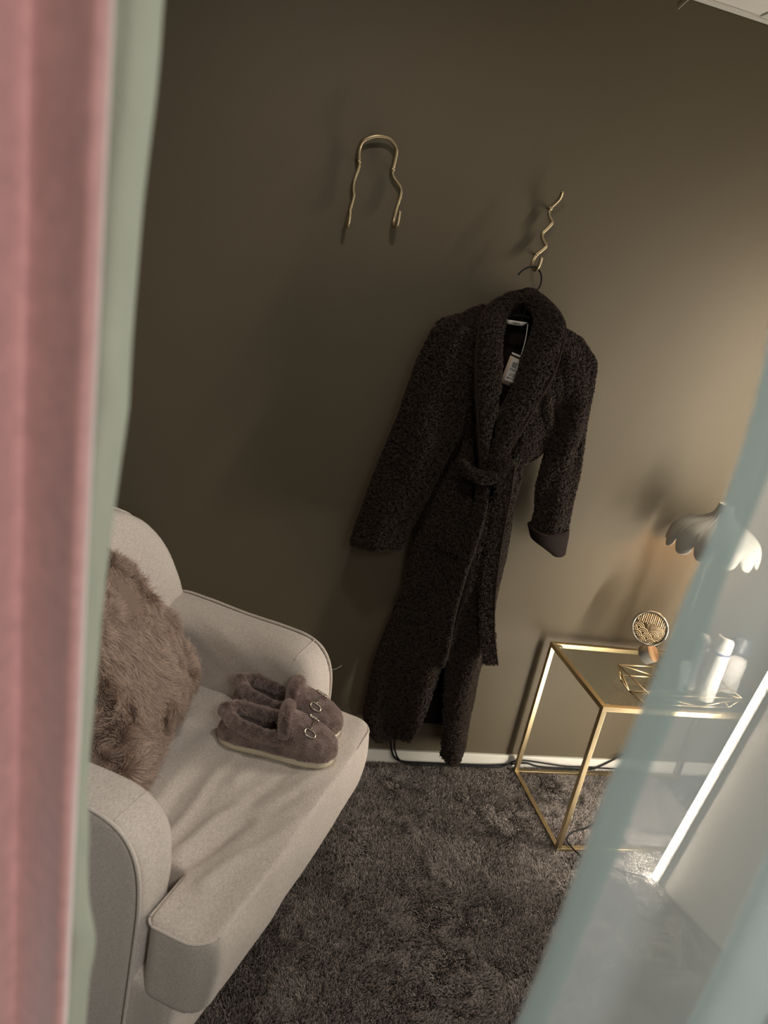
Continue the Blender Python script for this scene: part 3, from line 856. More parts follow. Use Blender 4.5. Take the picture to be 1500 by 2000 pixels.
    pb = [surf(xb, a, 0.0065) for a in np.linspace(A1 + 0.185, A2 - 0.185, 20)]
    bz = obj('buckle', tube(pb, [0.0016 + (0.0014 if i in (3, 10, 16) else 0) for i in range(20)], 8), M['steel'], t)
    for a0 in (A1, A2):
        rg = []
        for q in np.linspace(0, 2 * math.pi, 24, endpoint=False):
            sx_, sa_ = math.cos(q), math.sin(q)
            rg.append(surf(xb + 0.0135 * math.copysign(abs(sx_) ** 0.7, sx_), a0 + 0.185 * math.copysign(abs(sa_) ** 0.7, sa_), 0.006))
        obj('ring', tube(rg, 0.0024, 8, closed=True), M['steel'], bz)
    return t
slipper('slipper', (-0.985, -0.591, 0.4710), math.radians(-14.5), 'brown plush slipper nearer the front edge of the armchair seat')
slipper('slipper', (-0.952, -0.468, 0.4710), math.radians(-21), 'brown plush slipper half hidden behind the other, next to the armchair arm')
# ------------------------------------------------------------------ wall hooks
def wavy(pts, n):
    return spline(pts, n)
hk = empty('arch_hook', (-0.89, 0.0, 1.86), label='empty double brass wall hook with an arched top and wavy arms', cat='hook')
o_ = Vector((0.89, 0, -1.86))
def hobj(name, vf, mat, par, off):
    return obj(name, ([tuple(Vector(p) + off) for p in vf[0]], vf[1]), mat, par)
hobj('arch', tube(wavy(B['arch'], 60), 0.0056, 10), M['hook'], hk, o_)
for nm in ('archL', 'archR'):
    hobj('hook_arm', tube(wavy(B[nm], 70), 0.0048, 10), M['hook'], hk, o_)
    p = B[nm][0]
    hobj('joint', merge(sphere(p, 0.0068), tube([p, (p[0], 0.0, p[2])], 0.004, 8)), M['hook'], hk, o_)
sh = empty('wavy_hook', (-0.38, 0.0, 1.84), label='single wavy brass wall hook holding the dark robe on its hanger', cat='hook')
o_ = Vector((0.38, 0, -1.84))
hobj('rod', tube(wavy(B['hook2'], 110), 0.0052, 10), M['hook'], sh, o_)
for i in (2, 10):
    p = B['hook2'][i]
    hobj('joint', merge(sphere(p, 0.0068), tube([p, (p[0], 0.0, p[2])], 0.004, 8)), M['hook'], sh, o_)

# ------------------------------------------------------------------ coat hanger
hg = empty('coat_hanger', (-0.40, -0.066, 1.60), label='black coat hanger carrying the dark robe, its thin hook over the brass hook', cat='hanger')
o_ = Vector((0.40, 0.066, -1.60))
hp = list(B['hanger']) + [[-0.402, -0.064, 1.63], [-0.402, -0.062, 1.60]]
hobj('hook', tube(spline(hp, 60), 0.0026, 8), M['black'], hg, o_)
hobj('shoulders', tube(spline([(-0.60, -0.075, 1.525), (-0.52, -0.07, 1.565), (-0.45, -0.065, 1.595), (-0.402, -0.062, 1.603), (-0.355, -0.065, 1.595), (-0.29, -0.07, 1.565), (-0.215, -0.075, 1.525)], 40), 0.008, 8, flat=0.6), M['black'], hg, o_)

# ------------------------------------------------------------------ bathrobe
robe = empty('bathrobe', (-0.41, 0.0, 0.09), label='long dark brown fleece bathrobe with belt hanging from a hanger on the wall', cat='bathrobe')
RO = Vector((0.41, 0, -0.09))
FLEECE = []
def robj(name, vf, mat=None, par=None, fleece=True, dens=1.0, solid=0.0, front=False, **k):
    vf = ([tuple(Vector(p) + RO) for p in vf[0]], vf[1])
    if front and vnormals(vf)[:, 1].mean() > 0:
        vf = (vf[0], [tuple(q)[::-1] for q in vf[1]])
    o = obj(name, vf, mat or M['sherpa'], par or robe, solid=solid, **k)
    if fleece:
        FLEECE.append((vf, dens))
    return o
def tb(name):
    a = np.array(B[name])
    a = a[np.argsort(a[:, 2])]
    return lambda z: np.interp(z, a[:, 2], a[:, 0])
XL, XR, XCL, XCR = tb('xl'), tb('xr'), tb('xcl'), tb('xcr')
def sstep(a, b, x):
    t = np.clip((x - a) / (b - a), 0, 1)
    return t * t * (3 - 2 * t)
def yfront(x, z):
    l, r = XL(z), XR(z)
    s = np.clip((x - l) / (r - l + 1e-9), 0, 1)
    d = np.interp(z, [0.09, 0.5, 1.0, 1.10, 1.16, 1.3, 1.45, 1.55, 1.60, 1.66], [0.085, 0.095, 0.100, 0.098, 0.095, 0.11, 0.112, 0.085, 0.05, 0.025])
    y = -0.038 - d * np.sin(math.pi * s) ** 0.5
    A = 0.024 * sstep(1.12, 0.55, z)
    y = y - A * np.sin(2 * math.pi * (2.6 * s + 0.10) + 0.6 * np.sin(z * 3))
    # gathers above and below the belt
    g = np.exp(-((z - 1.13) / 0.10) ** 2) * 0.006
    y = y + g * np.sin(x * 150)
    # drag folds from the underarm up across the right chest
    for (x0, z0, x1, z1, a, wd) in ((-0.225, 1.24, -0.325, 1.44, 0.032, 0.016), (-0.245, 1.27, -0.31, 1.36, -0.014, 0.014), (-0.20, 1.30, -0.30, 1.52, 0.024, 0.018), (-0.24, 1.21, -0.39, 1.25, 0.016, 0.014), (-0.53, 1.25, -0.56, 1.47, 0.016, 0.02), (-0.50, 1.22, -0.52, 1.36, -0.014, 0.015)):
        dx, dz = x1 - x0, z1 - z0
        L2 = dx * dx + dz * dz
        t = np.clip(((x - x0) * dx + (z - z0) * dz) / L2, 0, 1)
        dist = np.hypot(x - x0 - t * dx, z - z0 - t * dz)
        y = y - a * np.exp(-(dist / wd) ** 2) * (1 - 0.7 * t)
    return y
def panel(fx0, fx1, ztop, zbot, lift, nu=48, nv=230):
    G = np.empty((nv, nu, 3))
    for i in range(nv):
        for j in range(nu):
            u, v = j / (nu - 1), i / (nv - 1)
            z = ztop + (zbot(u) - ztop) * v
            x = fx0(z) * (1 - u) + fx1(z) * u
            y = yfront(x, z) - lift(x, z)
            G[i, j] = (x, y, z)
    P = G.reshape(-1, 3)
    P[:, 1] -= 0.004 * vnoise(P, 22, 61) + 0.0022 * vnoise(P, 120, 62)
    P[:, 1] = np.minimum(P[:, 1], -0.030)
    return grid(G)
pl_ = panel(XL, XCL, 1.612, lambda u: float(np.interp(u, [0, 0.2, 0.5, 1], [0.165, 0.150, 0.148, 0.178])), lambda x, z: 0.0)
robj('front_panel', pl_, solid=0.008, off=-1, front=True)
pr_ = panel(XCR, XR, 1.652, lambda u: float(np.interp(u, [0, 0.25, 0.6, 1], [0.125, 0.104, 0.098, 0.112])), lambda x, z: 0.016 * sstep(1.25, 1.05, z))
robj('front_panel', pr_, solid=0.008, off=-1, front=True)
# back panel with the lining showing in the neck opening and below
G = []
for z in np.linspace(1.605, 0.185, 60):
    G.append([(XL(z) * (1 - u) + XR(z) * u, -0.026 - 0.004 * math.sin(u * 9), z) for u in np.linspace(0.02, 0.98, 30)])
robj('back_panel', grid(G), M['lining'], fleece=False)
# inside of the collar at the back of the neck
G = []
for z in np.linspace(1.645, 1.585, 12):
    hw_ = 0.068 - 0.9 * max(0, z - 1.60)
    G.append([(-0.425 + hw_ * q, -0.030 - 0.012 * (1 - q * q) * (1.655 - z) / 0.07 - 0.02 * q * q, z) for q in np.linspace(-1, 1, 20)])
robj('collar_stand', grid(G), front=True, solid=0.004, off=-1)
# shawl collar
n = 150
CO, CI = spline(B['collar_o'], n), spline(B['collar_i'], n)
CC, CH = (CO + CI) / 2, (CO - CI) / 2
T = np.gradient(CC, axis=0)
Nn = np.cross(T, CH)
Nn /= np.linalg.norm(Nn, axis=1)[:, None]
if Nn[10][1] > 0: Nn = -Nn
G = []
for i in range(n):
    th = 0.015 + 0.004 * math.sin(math.pi * i / (n - 1))
    row = []
    for j in range(26):
        a = 2 * math.pi * j / 26
        c, s = math.cos(a), math.sin(a)
        row.append(CC[i] + CH[i] * math.copysign(abs(c) ** 0.85, c) + Nn[i] * th * math.copysign(abs(s) ** 0.8, s) - np.array([0, 0.006, 0]))
    G.append(row)
cvf = grid(G, True)
Vc = np.array(cvf[0])
Vc += 0.0035 * vnoise(Vc, 30, 71)[:, None] * vnormals((Vc, cvf[1]))
collar = robj('collar', (Vc, cvf[1]), dens=1.25)
pp = CO + CH / np.linalg.norm(CH, axis=1)[:, None] * 0.003 - np.array([0, 0.016, 0])
robj('piping', tube(pp, 0.0046, 8), M['robe_piping'], collar, False)

def sleeve(no, ni, d0, d1, seed, n=90, m=40):
    O, I = lin(B[no], n), lin(B[ni], n)
    G = []
    for i in range(n):
        t = i / (n - 1)
        C, H = (O[i] + I[i]) / 2, (O[i] - I[i]) / 2
        ax = (O[min(i + 1, n - 1)] + I[min(i + 1, n - 1)] - O[max(i - 1, 0)] - I[max(i - 1, 0)])
        D = np.cross(H, ax); D /= np.linalg.norm(D)
        if D[1] > 0: D = -D
        dp = d0 + (d1 - d0) * t
        row = []
        for j in range(m):
            a = 2 * math.pi * j / m
            c, s = math.cos(a), math.sin(a)
            p = C + H * math.copysign(abs(c) ** 0.9, c) + D * dp * math.copysign(abs(s) ** 0.85, s)
            if s > 0:
                p = p + D * (0.008 * math.sin(7 * t * math.pi * 0.6 + 3 * c + seed) * math.sin(math.pi * t) + 0.006 * math.sin(5 * c + seed))
            p[1] = min(p[1], -0.022)
            row.append(p)
        G.append(row)
    vf = grid(G, True)
    V = np.array(vf[0])
    ctr = np.repeat(np.array(G).mean(1), m, 0)
    if (vnormals(vf) * (V - ctr)).sum() < 0:
        vf = grid(G, True, True)
    V[:, 1] = np.minimum(V[:, 1] - 0.004 * vnoise(V, 24, 80 + seed) - 0.002 * vnoise(V, 120, 81 + seed), -0.02)
    return (V, vf[1]), G
s1, G1 = sleeve('sl_o', 'sl_i', 0.050, 0.036, 1)
so1 = robj('sleeve', s1, solid=0.006, off=-1)
s2, G2 = sleeve('sr_o', 'sr_i', 0.046, 0.034, 2)
so2 = robj('sleeve', s2, solid=0.006, off=-1)
robj('piping', tube(np.array(G1[-1]) + np.array([0, -0.002, 0]), 0.0035, 6, closed=True), M['robe_piping'], so1, False)
# turned-back cuff of the right sleeve
n, m = 14, 40
O, I = lin(B['cuff_o'], n), lin(B['cuff_i'], n)
G = []
for i in range(n):
    C, H = (O[i] + I[i]) / 2, (O[i] - I[i]) / 2
    fl = 1.10 - 0.06 * i / n
    row = []
    for j in range(m):
        a = 2 * math.pi * j / m
        c, s = math.cos(a), math.sin(a)
        p = C + H * fl * c + np.array([0, -1, 0]) * 0.042 * fl * s + np.array([0, 0, 1]) * 0.008 * math.sin(2 * a + 1.0)
        p[1] = min(p[1], -0.018)
        row.append(p)
    G.append(row)
cf = robj('cuff', grid(G, True), M['lining'], so2, False, solid=0.008)
robj('piping', tube(np.array(G[0]), 0.0042, 6, closed=True), M['robe_piping'], so2, False)

# belt
by = B['belt_y']
bl, br = np.array(by[0]), np.array(by[1])
G = []
for k in range(60):
    a = 2 * math.pi * k / 60
    c, s = math.cos(a), math.sin(a)
    x = (bl[0] + br[0]) / 2 + (br[0] - bl[0]) / 2 * 1.04 * c
    zc = bl[2] + (br[2] - bl[2]) * (0.5 + 0.5 * c) - 0.006
    y = min(yfront(x, zc) - 0.022, -0.05) if s > 0 else -0.02
    hw = 0.024 * (1 - 0.35 * math.exp(-((x + 0.445) / 0.05) ** 2))
    G.append([(x, y + 0.005 * abs(q), zc + hw * q) for q in np.linspace(-1, 1, 7)])
G.append(G[0])
bv = grid(G)
bn, bc = vnormals(bv), np.array(bv[0]) - np.array(bv[0]).mean(0)
if (bn * bc).sum() < 0: bv = grid(G, flip=True)
belt = robj('belt', bv, solid=0.010, off=-1)
def ribbon(path, wdir, w, n=70):
    P = spline(path, n)
    wd = np.array(wdir, float); wd /= np.linalg.norm(wd)
    G = []
    for i in range(n):
        G.append([P[i] + wd * w * q + np.array([0, -0.004 * (1 - q * q), 0]) for q in np.linspace(-0.5, 0.5, 9)])
    return grid(G, flip=True), P, wd
rb, P, wd = ribbon(B['belt_r'], (1, -0.12, 0.12), 0.050)
e1 = robj('belt_end', rb, par=belt, front=True, solid=0.012, off=-1)
robj('piping', tube(P + wd * 0.0215 + np.array([0, -0.008, 0]), 0.0026, 6), M['robe_piping'], robe, False)
rb2, P2, wd2 = ribbon(B['belt_l'], (0.62, -0.78, 0.0), 0.044)
P2o = np.array(rb2[0]); P2o[:, 1] += 0.012
robj('belt_end', (P2o, rb2[1]), par=belt, front=True, solid=0.012, off=-1)
kp = spline(B['knot'], 24)
robj('knot', merge(tube(kp, [0.009 + 0.008 * math.sin(math.pi * i / 23) for i in range(24)], 12, flat=0.9)), par=belt)
# fold of the right belt end lying over the knot
k2 = np.array(B['belt_r'][0])
robj('belt_loop', xf(sphere((0, 0, 0), 1.0, 16, 10), Matrix.Translation(k2 + np.array([0.002, 0.014, -0.012])) @ Matrix.Diagonal((0.030, 0.020, 0.026, 1))), par=belt)

# patch pocket on the left front
pk = np.array(B['pocket'])
G = []
for v in np.linspace(0, 1, 26):
    row = []
    for u in np.linspace(0, 1, 16):
        rz = 1 - 0.10 * (max(0, v - 0.75) / 0.25) ** 2 * (2 * u - 1) ** 2
        p = (pk[0] * (1 - u) + pk[1] * u) * (1 - v * rz) + (pk[3] * (1 - u) + pk[2] * u) * v * rz
        row.append((p[0], float(yfront(p[0], p[2])) - 0.014, p[2]))
    G.append(row)
robj('pocket', grid(G), front=True, solid=0.010, off=-1)
robj('piping', tube([np.array(G[0][j]) + np.array([0, -0.004, 0.002]) for j in range(16)], 0.0024, 6), M['robe_piping'], robe, False)

# neck label and swing tag
def quadpatch(c, n=8, bow=0.0):
    c = np.array(c)
    G = []
    for v in np.linspace(0, 1, 3):
        G.append([(c[0] * (1 - u) + c[1] * u) * (1 - v) + (c[3] * (1 - u) + c[2] * u) * v + np.array([0, -bow * math.sin(math.pi * u), 0]) for u in np.linspace(0, 1, n)])
    return grid(G, flip=True), G
lvf, LG = quadpatch(B['label'], 10, 0.003)
lb = robj('neck_label', lvf, M['label'], fleece=False, solid=0.0015)
c = np.array(B['label'])
def at_label(u, v, dy=-0.005):
    p = (c[0] * (1 - u) + c[1] * u) * (1 - v) + (c[3] * (1 - u) + c[2] * u) * v
    return p + np.array([0, dy, 0])
bars = []
for u0, u1 in ((0.30, 0.315), (0.35, 0.375), (0.40, 0.43), (0.445, 0.475), (0.49, 0.52), (0.535, 0.55), (0.575, 0.60), (0.62, 0.635), (0.66, 0.685)):
    q = [at_label(u0, 0.32), at_label(u1, 0.32), at_label(u1, 0.72), at_label(u0, 0.72)]
    bars.append((q, [(0, 1, 2, 3)]))
robj('lettering', merge(*bars), M['ink'], lb, False)
tg = np.array(B['tag'])
tvf, TG = quadpatch(tg, 4)
tagp = robj('swing_tag', tvf, M['kraft'], fleece=False, solid=0.0012)
def at_tag(u, v, dy=-0.0016):
    return (tg[0] * (1 - u) + tg[1] * u) * (1 - v) + (tg[3] * (1 - u) + tg[2] * u) * v + np.array([0, dy, 0])
def trect(u0, u1, v0, v1, dy):
    return [at_tag(u0, v0, dy), at_tag(u1, v0, dy), at_tag(u1, v1, dy), at_tag(u0, v1, dy)], [(0, 1, 2, 3)]
stk = robj('sticker', trect(0.22, 1.0, 0.04, 0.86, -0.0016), M['paper'], tagp, False)
ink = []
for k in range(9):
    u = 0.38 + 0.046 * k
    ink.append(trect(u, u + (0.030 if k % 3 else 0.018), 0.16, 0.36, -0.0022))
for v, segs in ((0.405, ((0.30, 0.95),)), (0.45, ((0.30, 0.45), (0.5, 0.8))), (0.57, ((0.45, 0.60), (0.65, 0.93))), (0.63, ((0.38, 0.66), (0.72, 0.95))), (0.735, ((0.30, 0.56), (0.60, 0.72), (0.76, 0.9))), (0.75, ((0.30, 0.56),))):
    for a, b in segs:
        ink.append(trect(a, b, v, v + 0.018, -0.0022))
robj('lettering', merge(*ink), M['ink'], tagp, False)
robj('tag_string', tube(spline(B['tagstr'], 16), 0.0012, 6), M['label'], robe, False)
t2 = trect(0.05, 0.85, -0.13, -0.06, 0.001)
robj('tag_fold', t2, M['paper'], tagp, False)

# curly fleece over every fleece surface
allP, allN = [], []
for vf, dens in FLEECE:
    T_ = tris(vf[1]); V_ = np.asarray(vf[0], float)
    area = np.linalg.norm(np.cross(V_[T_[:, 1]] - V_[T_[:, 0]], V_[T_[:, 2]] - V_[T_[:, 0]]), axis=1).sum() / 2
    p, nn = scatter(vf, int(area * 150000 * dens) + 50)
    allP.append(p); allN.append(nn)
Pf, Nf = np.vstack(allP), np.vstack(allN)
back = (Nf[:, 1] > 0.3)
Nf[back] *= 1
fl = np.stack([vnoise(Pf, 150, 91), vnoise(Pf, 150, 92), vnoise(Pf, 150, 93)], 1) * 2.2
hair('fleece', Pf, Nf, 0.0068, M['curl'], robe, 0.0011, 0.0007, fl, rand=0.5, curl=0.22, k=5)
# ------------------------------------------------------------------ brass and glass side table
TX, TW, TYB, TYF, TH, TB = 0.0, 0.70, -0.030, -0.431, 0.55, 0.016
tbl = empty('side_table', (TX, TYB, 0), label='brass framed glass side table beside the hanging robe', cat='table')
def tobj(name, vf, mat, par=None, **k):
    return obj(name, ([(p[0] - TX, p[1] - TYB, p[2]) for p in vf[0]], vf[1]), mat, par or tbl, **k)
for x in (TX, TX + TW - TB):
    for y in (TYB - TB, TYF):
        tobj('leg', box(x, x + TB, y, y + TB, TB, TH - TB), M['gold'], smooth=False, bevel=0.0008)
for z in (0.0, TH - TB):
    for y in (TYB - TB, TYF):
        tobj('rail', box(TX, TX + TW, y, y + TB, z, z + TB), M['gold'], smooth=False, bevel=0.0008)
    for x in (TX, TX + TW - TB):
        tobj('rail', box(x, x + TB, TYF + TB, TYB - TB, z, z + TB), M['gold'], smooth=False, bevel=0.0008)
tobj('glass_top', box(TX + TB - 0.004, TX + TW - TB + 0.004, TYF + TB - 0.004, TYB - TB + 0.004, TH - 0.0055, TH - 0.0005), M['glass'], smooth=False, bevel=0.001)
for x in (TX + TB, TX + TW - TB - 0.022):
    for y in (TYF + TB + 0.001, TYB - TB - 0.013):
        tobj('corner_pad', box(x, x + 0.022, y, y + 0.012, TH - 0.0085, TH - 0.006), M['white'], smooth=False)

# ------------------------------------------------------------------ table lamp
LX, LY = 0.369, -0.195
lp = empty('table_lamp', (LX, LY, TH), label='cream table lamp with a scalloped petal shade on the glass table', cat='lamp')
NP = 12
def shade(inner=0.0):
    prof = [(0.024, 1.166), (0.026, 1.150), (0.032, 1.134), (0.046, 1.118), (0.072, 1.104), (0.104, 1.090), (0.128, 1.072), (0.141, 1.050), (0.146, 1.028), (0.147, 1.010), (0.145, 0.995)]
    prof = spline([(r, 0, z) for r, z in prof], 34)
    n = NP * 14
    G = []
    for i, (r, _, z) in enumerate(prof):
        t = i / (len(prof) - 1)
        row = []
        for j in range(n):
            a = 2 * math.pi * j / n
            ph = (a * NP / (2 * math.pi)) % 1.0
            lobe = math.sin(math.pi * ph) ** 0.5
            amp = 0.085 * sstep(0.05, 0.5, t)
            ridge = math.exp(-((min(ph, 1 - ph)) / 0.055) ** 2)
            rr = r * (1 - amp + amp * lobe) + 0.0055 * ridge * sstep(0.1, 0.4, t)
            zz = z - TH
            if t > 0.55:
                zz += (1 - math.sqrt(max(0, 1 - (2 * ph - 1) ** 2))) * 0.040 * ((t - 0.55) / 0.45)
            row.append((rr * math.cos(a), rr * math.sin(a), zz))
        G.append(row)
    return grid(G, True, True)
obj('lamp_shade', shade(), M['shade'], lp, solid=0.002, off=-1)
obj('stem', xf(lathe([(0.006, 0.012), (0.006, 0.575)], 14), Matrix()), M['shade'], lp)
obj('base', lathe([(0.028, 0.0), (0.030, 0.003), (0.030, 0.014), (0.027, 0.018), (0.010, 0.022), (0.008, 0.03)], 40), M['shade'], lp)
obj('bulb', sphere((0, 0, 0.515), 0.022, 16, 10), M['bulb'], lp)
obj('lamp_holder', lathe([(0.013, 0.535), (0.014, 0.54), (0.014, 0.575), (0.010, 0.58)], 16), M['gold'], lp)

# ------------------------------------------------------------------ vanity mirror with embossed back
CMX, CMY = 0.318, -0.135
cm = empty('vanity_mirror', (CMX, CMY, TH), label='small round vanity mirror with an embossed champagne back, tilted on its stand', cat='mirror')
fn = Vector((-0.62, -0.76, 0.20)).normalized()
dr = Vector((0, 0, 1)).cross(fn).normalized()
du = fn.cross(dr).normalized()
Md = Matrix((dr, du, fn)).transposed().to_4x4()
Md.translation = Vector((0.262 - CMX, -0.170 - CMY, 0.701 - TH))
RD = 0.060
disc = obj('disc', xf(lathe([(RD - 0.004, -0.006), (RD, -0.004), (RD, 0.004), (RD - 0.002, 0.006), (RD - 0.007, 0.006), (RD - 0.008, 0.004)], 56), Md), M['steel'], cm)
obj('plate', xf(lathe([(RD - 0.0075, 0.003), (RD - 0.0075, 0.0041)], 48), Md), M['bronze'], disc)
emb = []
def arc(cx, cy, r, a0, a1, n=14):
    pts = []
    for a in np.linspace(a0, a1, n):
        x, y = cx + r * math.cos(a), cy + r * math.sin(a)
        if math.hypot(x, y) < RD - 0.009:
            pts.append((x, y, 0.0045))
        elif pts:
            break
    return tube(pts, 0.0010, 5) if len(pts) > 2 else ([], [])
for row_, (cy, xs_) in enumerate(((-0.008, (-0.034, 0.034)), (-0.022, (-0.051, -0.017, 0.017, 0.051)), (-0.036, (-0.034, 0.0, 0.034)), (-0.050, (-0.017, 0.017)))):
    for cx in xs_:
        for k in range(1, 4):
            r_, f_ = arc(cx, cy, 0.0056 * k, 0.1, math.pi - 0.1)
            if len(r_):
                emb.append(([(p[0], p[1], p[2] + 0.0002 * row_) for p in r_], f_))
for k in range(-7, 8):
    x = 0.0062 * k
    y1 = math.sqrt((RD - 0.010) ** 2 - x * x)
    y0 = (0.016 if abs(k) < 2 else 0.011) + 0.003 * (k % 2)
    if y1 > y0 + 0.004:
        emb.append(tube([(x, y0, 0.0045), (x, y1, 0.0045)], 0.0015 if k % 2 else 0.0010, 5))
for s in (0.004, 0.008, 0.012):
    emb.append(tube([(0, -0.006 - s, 0.0048), (s * 0.8, 0.006, 0.0048), (0, 0.014 + s, 0.0048), (-s * 0.8, 0.006, 0.0048)], 0.0009, 5, closed=True))
ev = merge(*[e for e in emb if len(e[0])])
obj('embossing', xf(ev, Md), M['relief'], disc)
hz = 0.637 - TH
hx, hy = 0.298 - CMX, -0.158 - CMY
obj('hinge', merge(tube([(hx - 0.016, hy, hz), (hx + 0.016, hy - 0.006, hz)], 0.006, 12), tube([(hx, hy, hz), (hx - 0.006, hy - 0.002, hz + 0.012)], 0.004, 8)), M['steel'], cm)
# its round foot lies tilted on the glass, peach inside
ax = Vector((0.42, -0.62, 0.66)).normalized()
a1 = ax.orthogonal().normalized(); a2 = ax.cross(a1)
Mp = Matrix((a1, a2, ax)).transposed().to_4x4()
pv = lathe([(0.031, -0.022), (0.033, -0.020), (0.033, 0.012), (0.032, 0.014)], 36)
zmin = min((Mp @ Vector(p)).z for p in pv[0])
Mp.translation = Vector((0.318 - CMX, -0.135 - CMY, -zmin))
obj('base', xf(pv, Mp), M['bottle_grey'], cm)
obj('base_face', xf(lathe([(0.0325, 0.0145), (0.0325, 0.017), (0.031, 0.018)], 36), Mp), M['peach'], cm)
# ------------------------------------------------------------------ wire tray and bottles
tr = empty('wire_tray', (0.28, -0.30, TH), label='geometric gold wire tray on the glass table', cat='tray')
A, D = (0.151, -0.223, 0.584), (0.165, -0.398, 0.584)
A2, D2 = (0.500, -0.215, 0.584), (0.515, -0.385, 0.584)
Bv, Cv, Ev = (0.122, -0.300, 0.572), (0.140, -0.335, 0.5535), (0.160, -0.402, 0.5535)
C2, E2, B2 = (0.49, -0.30, 0.5535), (0.470, -0.392, 0.5535), (0.535, -0.30, 0.572)
m1, m2, b1, b2 = (0.33, -0.392, 0.584), (0.33, -0.219, 0.584), (0.355, -0.400, 0.5535), (0.32, -0.236, 0.5535)
E3, E4 = (0.165, -0.236, 0.5535), (0.49, -0.236, 0.5535)
wires = [(A, D), (A, Bv), (Bv, Cv), (A, Cv), (Cv, D), (Cv, Ev), (D, Ev), (D, m1), (m1, D2), (A, m2), (m2, A2), (A2, D2), (Ev, b1), (b1, E2), (D, b1), (b1, D2), (E2, C2), (C2, D2), (D2, E2), (C2, A2), (A2, B2), (B2, C2), (B2, D2), (Cv, E3), (E3, A), (E3, b2), (b2, E4), (E4, C2), (E4, A2), (b2, A), (b2, A2), (Cv, C2)]
for a, b in wires:
    obj('wire', ([(p[0] - 0.28, p[1] + 0.30, p[2] - TH) for p in tube([a, b], 0.0022, 6)[0]], tube([a, b], 0.0022, 6)[1]), M['gold'], tr)
sb = empty('spray_bottle', (0.412, -0.345, TH + 0.0005), 0.3, label='tall white spray bottle with a dark blue ring standing in the wire tray', cat='bottle')
obj('body', lathe([(0.025, 0.0), (0.0275, 0.003), (0.0275, 0.165), (0.0265, 0.168)], 32), M['bottle'], sb)
obj('ring', lathe([(0.0272, 0.168), (0.0278, 0.169), (0.0278, 0.173), (0.0272, 0.174)], 32), M['blue'], sb)
capv = bake(lathe([(0.0265, 0.174), (0.0275, 0.176), (0.0275, 0.212), (0.0255, 0.226), (0.024, 0.228)], 32), [])
cv = np.array(capv[0]); hi_ = cv[:, 2] > 0.21
cv[hi_, 2] -= np.clip(cv[hi_, 0] + 0.004, 0, 0.03) * 0.75
obj('cap', (cv, capv[1]), M['bottle'], sb)
pr = []
for k in range(15):
    z = 0.150 - 0.0085 * k
    for a0, a1_ in (((-2.35, -1.35),) if k % 3 else ((-2.3, -1.7),)):
        G = [[(0.0277 * math.cos(a), 0.0277 * math.sin(a), zz) for a in np.linspace(a0, a1_, 8)] for zz in (z, z + 0.0022)]
        pr.append(grid(G))
obj('print', merge(*pr), M['print'], sb)
b2_ = empty('lotion_bottle', (0.395, -0.270, TH + 0.0005), label='pale grey bottle with a domed cap behind the white spray bottle', cat='bottle')
obj('body', lathe([(0.024, 0.0), (0.0265, 0.003), (0.0265, 0.140), (0.0275, 0.142), (0.0275, 0.147), (0.024, 0.150)], 32), M['bottle_grey'], b2_)
obj('cap', lathe([(0.0215, 0.150), (0.0215, 0.172), (0.020, 0.183), (0.015, 0.190), (0.006, 0.193)], 28), M['bottle'], b2_)
G = [[(0.0268 * math.cos(a), 0.0268 * math.sin(a), 0.112 + 0.004 * s_ * math.sin(math.pi * (a + 2.35) / 0.6)) for a in np.linspace(-2.35, -1.75, 8)] for s_ in (-1, 1)]
obj('print', grid(G), M['print'], b2_)
b3 = empty('pump_bottle', (0.545, -0.270, TH), label='white round-shouldered bottle with a dark cap, rightmost on the table', cat='bottle')
obj('body', lathe([(0.032, 0.0), (0.036, 0.004), (0.036, 0.105), (0.032, 0.120), (0.016, 0.130), (0.014, 0.136)], 36), M['bottle_grey'], b3)
for z in (0.035, 0.085):
    obj('line', lathe([(0.0362, z), (0.0364, z + 0.001), (0.0362, z + 0.002)], 36, False, False), M['print'], b3)
obj('cap', lathe([(0.020, 0.134), (0.030, 0.140), (0.034, 0.155), (0.033, 0.178), (0.026, 0.194), (0.010, 0.200)], 32), M['cap_dark'], b3)
tu = empty('cream_tube', (0.338, -0.300, TH + 0.0005), label='short white tube in the wire tray, half behind the curtain hem', cat='tube')
obj('cap', lathe([(0.016, 0.0), (0.018, 0.002), (0.018, 0.024), (0.0165, 0.026)], 24), M['bottle'], tu)
G = []
for t in np.linspace(0, 1, 12):
    r, fl_ = 0.021 + 0.004 * t, 1 - 0.93 * t ** 1.6
    G.append([(r * math.cos(a), r * fl_ * math.sin(a), 0.026 + 0.082 * t) for a in np.linspace(0, 2 * math.pi, 24, endpoint=False)])
gv = grid(G, True); gv[1].append(tuple(range(23, -1, -1))); gv[1].append(tuple(11 * 24 + j for j in range(24)))
obj('body', gv, M['bottle'], tu)

# ------------------------------------------------------------------ leaning panel with a light strip
MP = Vector((0.282, -0.545, 0.0))
mb = Vector((0.259, -0.966, 0)).normalized()      # along the bottom edge
mn = Vector((0.966, 0.259, 0)).normalized()       # away from the room
TL = math.radians(14.0)
mu = (mn * math.sin(TL) + Vector((0, 0, 1)) * math.cos(TL)).normalized()
mo = mb.cross(mu).normalized()
if mo.dot(mn) < 0: mo = -mo                       # behind the glass
MW = Matrix((mb, mo, mu)).transposed().to_4x4()
W_, H_ = 0.55, 1.95
lm = empty('leaning_panel', MP, label='tall pale leaning panel with a glowing white light strip along its edge', cat='panel')
def mobj(name, vf, mat, par=None, **k):
    return obj(name, xf(vf, MW), mat, par or lm, smooth=False, **k)
mobj('face', box(0.026, W_ - 0.014, 0.004, 0.008, 0.014, H_ - 0.014), M['panel'])
mobj('back_board', box(0.004, W_ - 0.004, 0.009, 0.022, 0.008, H_ - 0.004), M['black'])
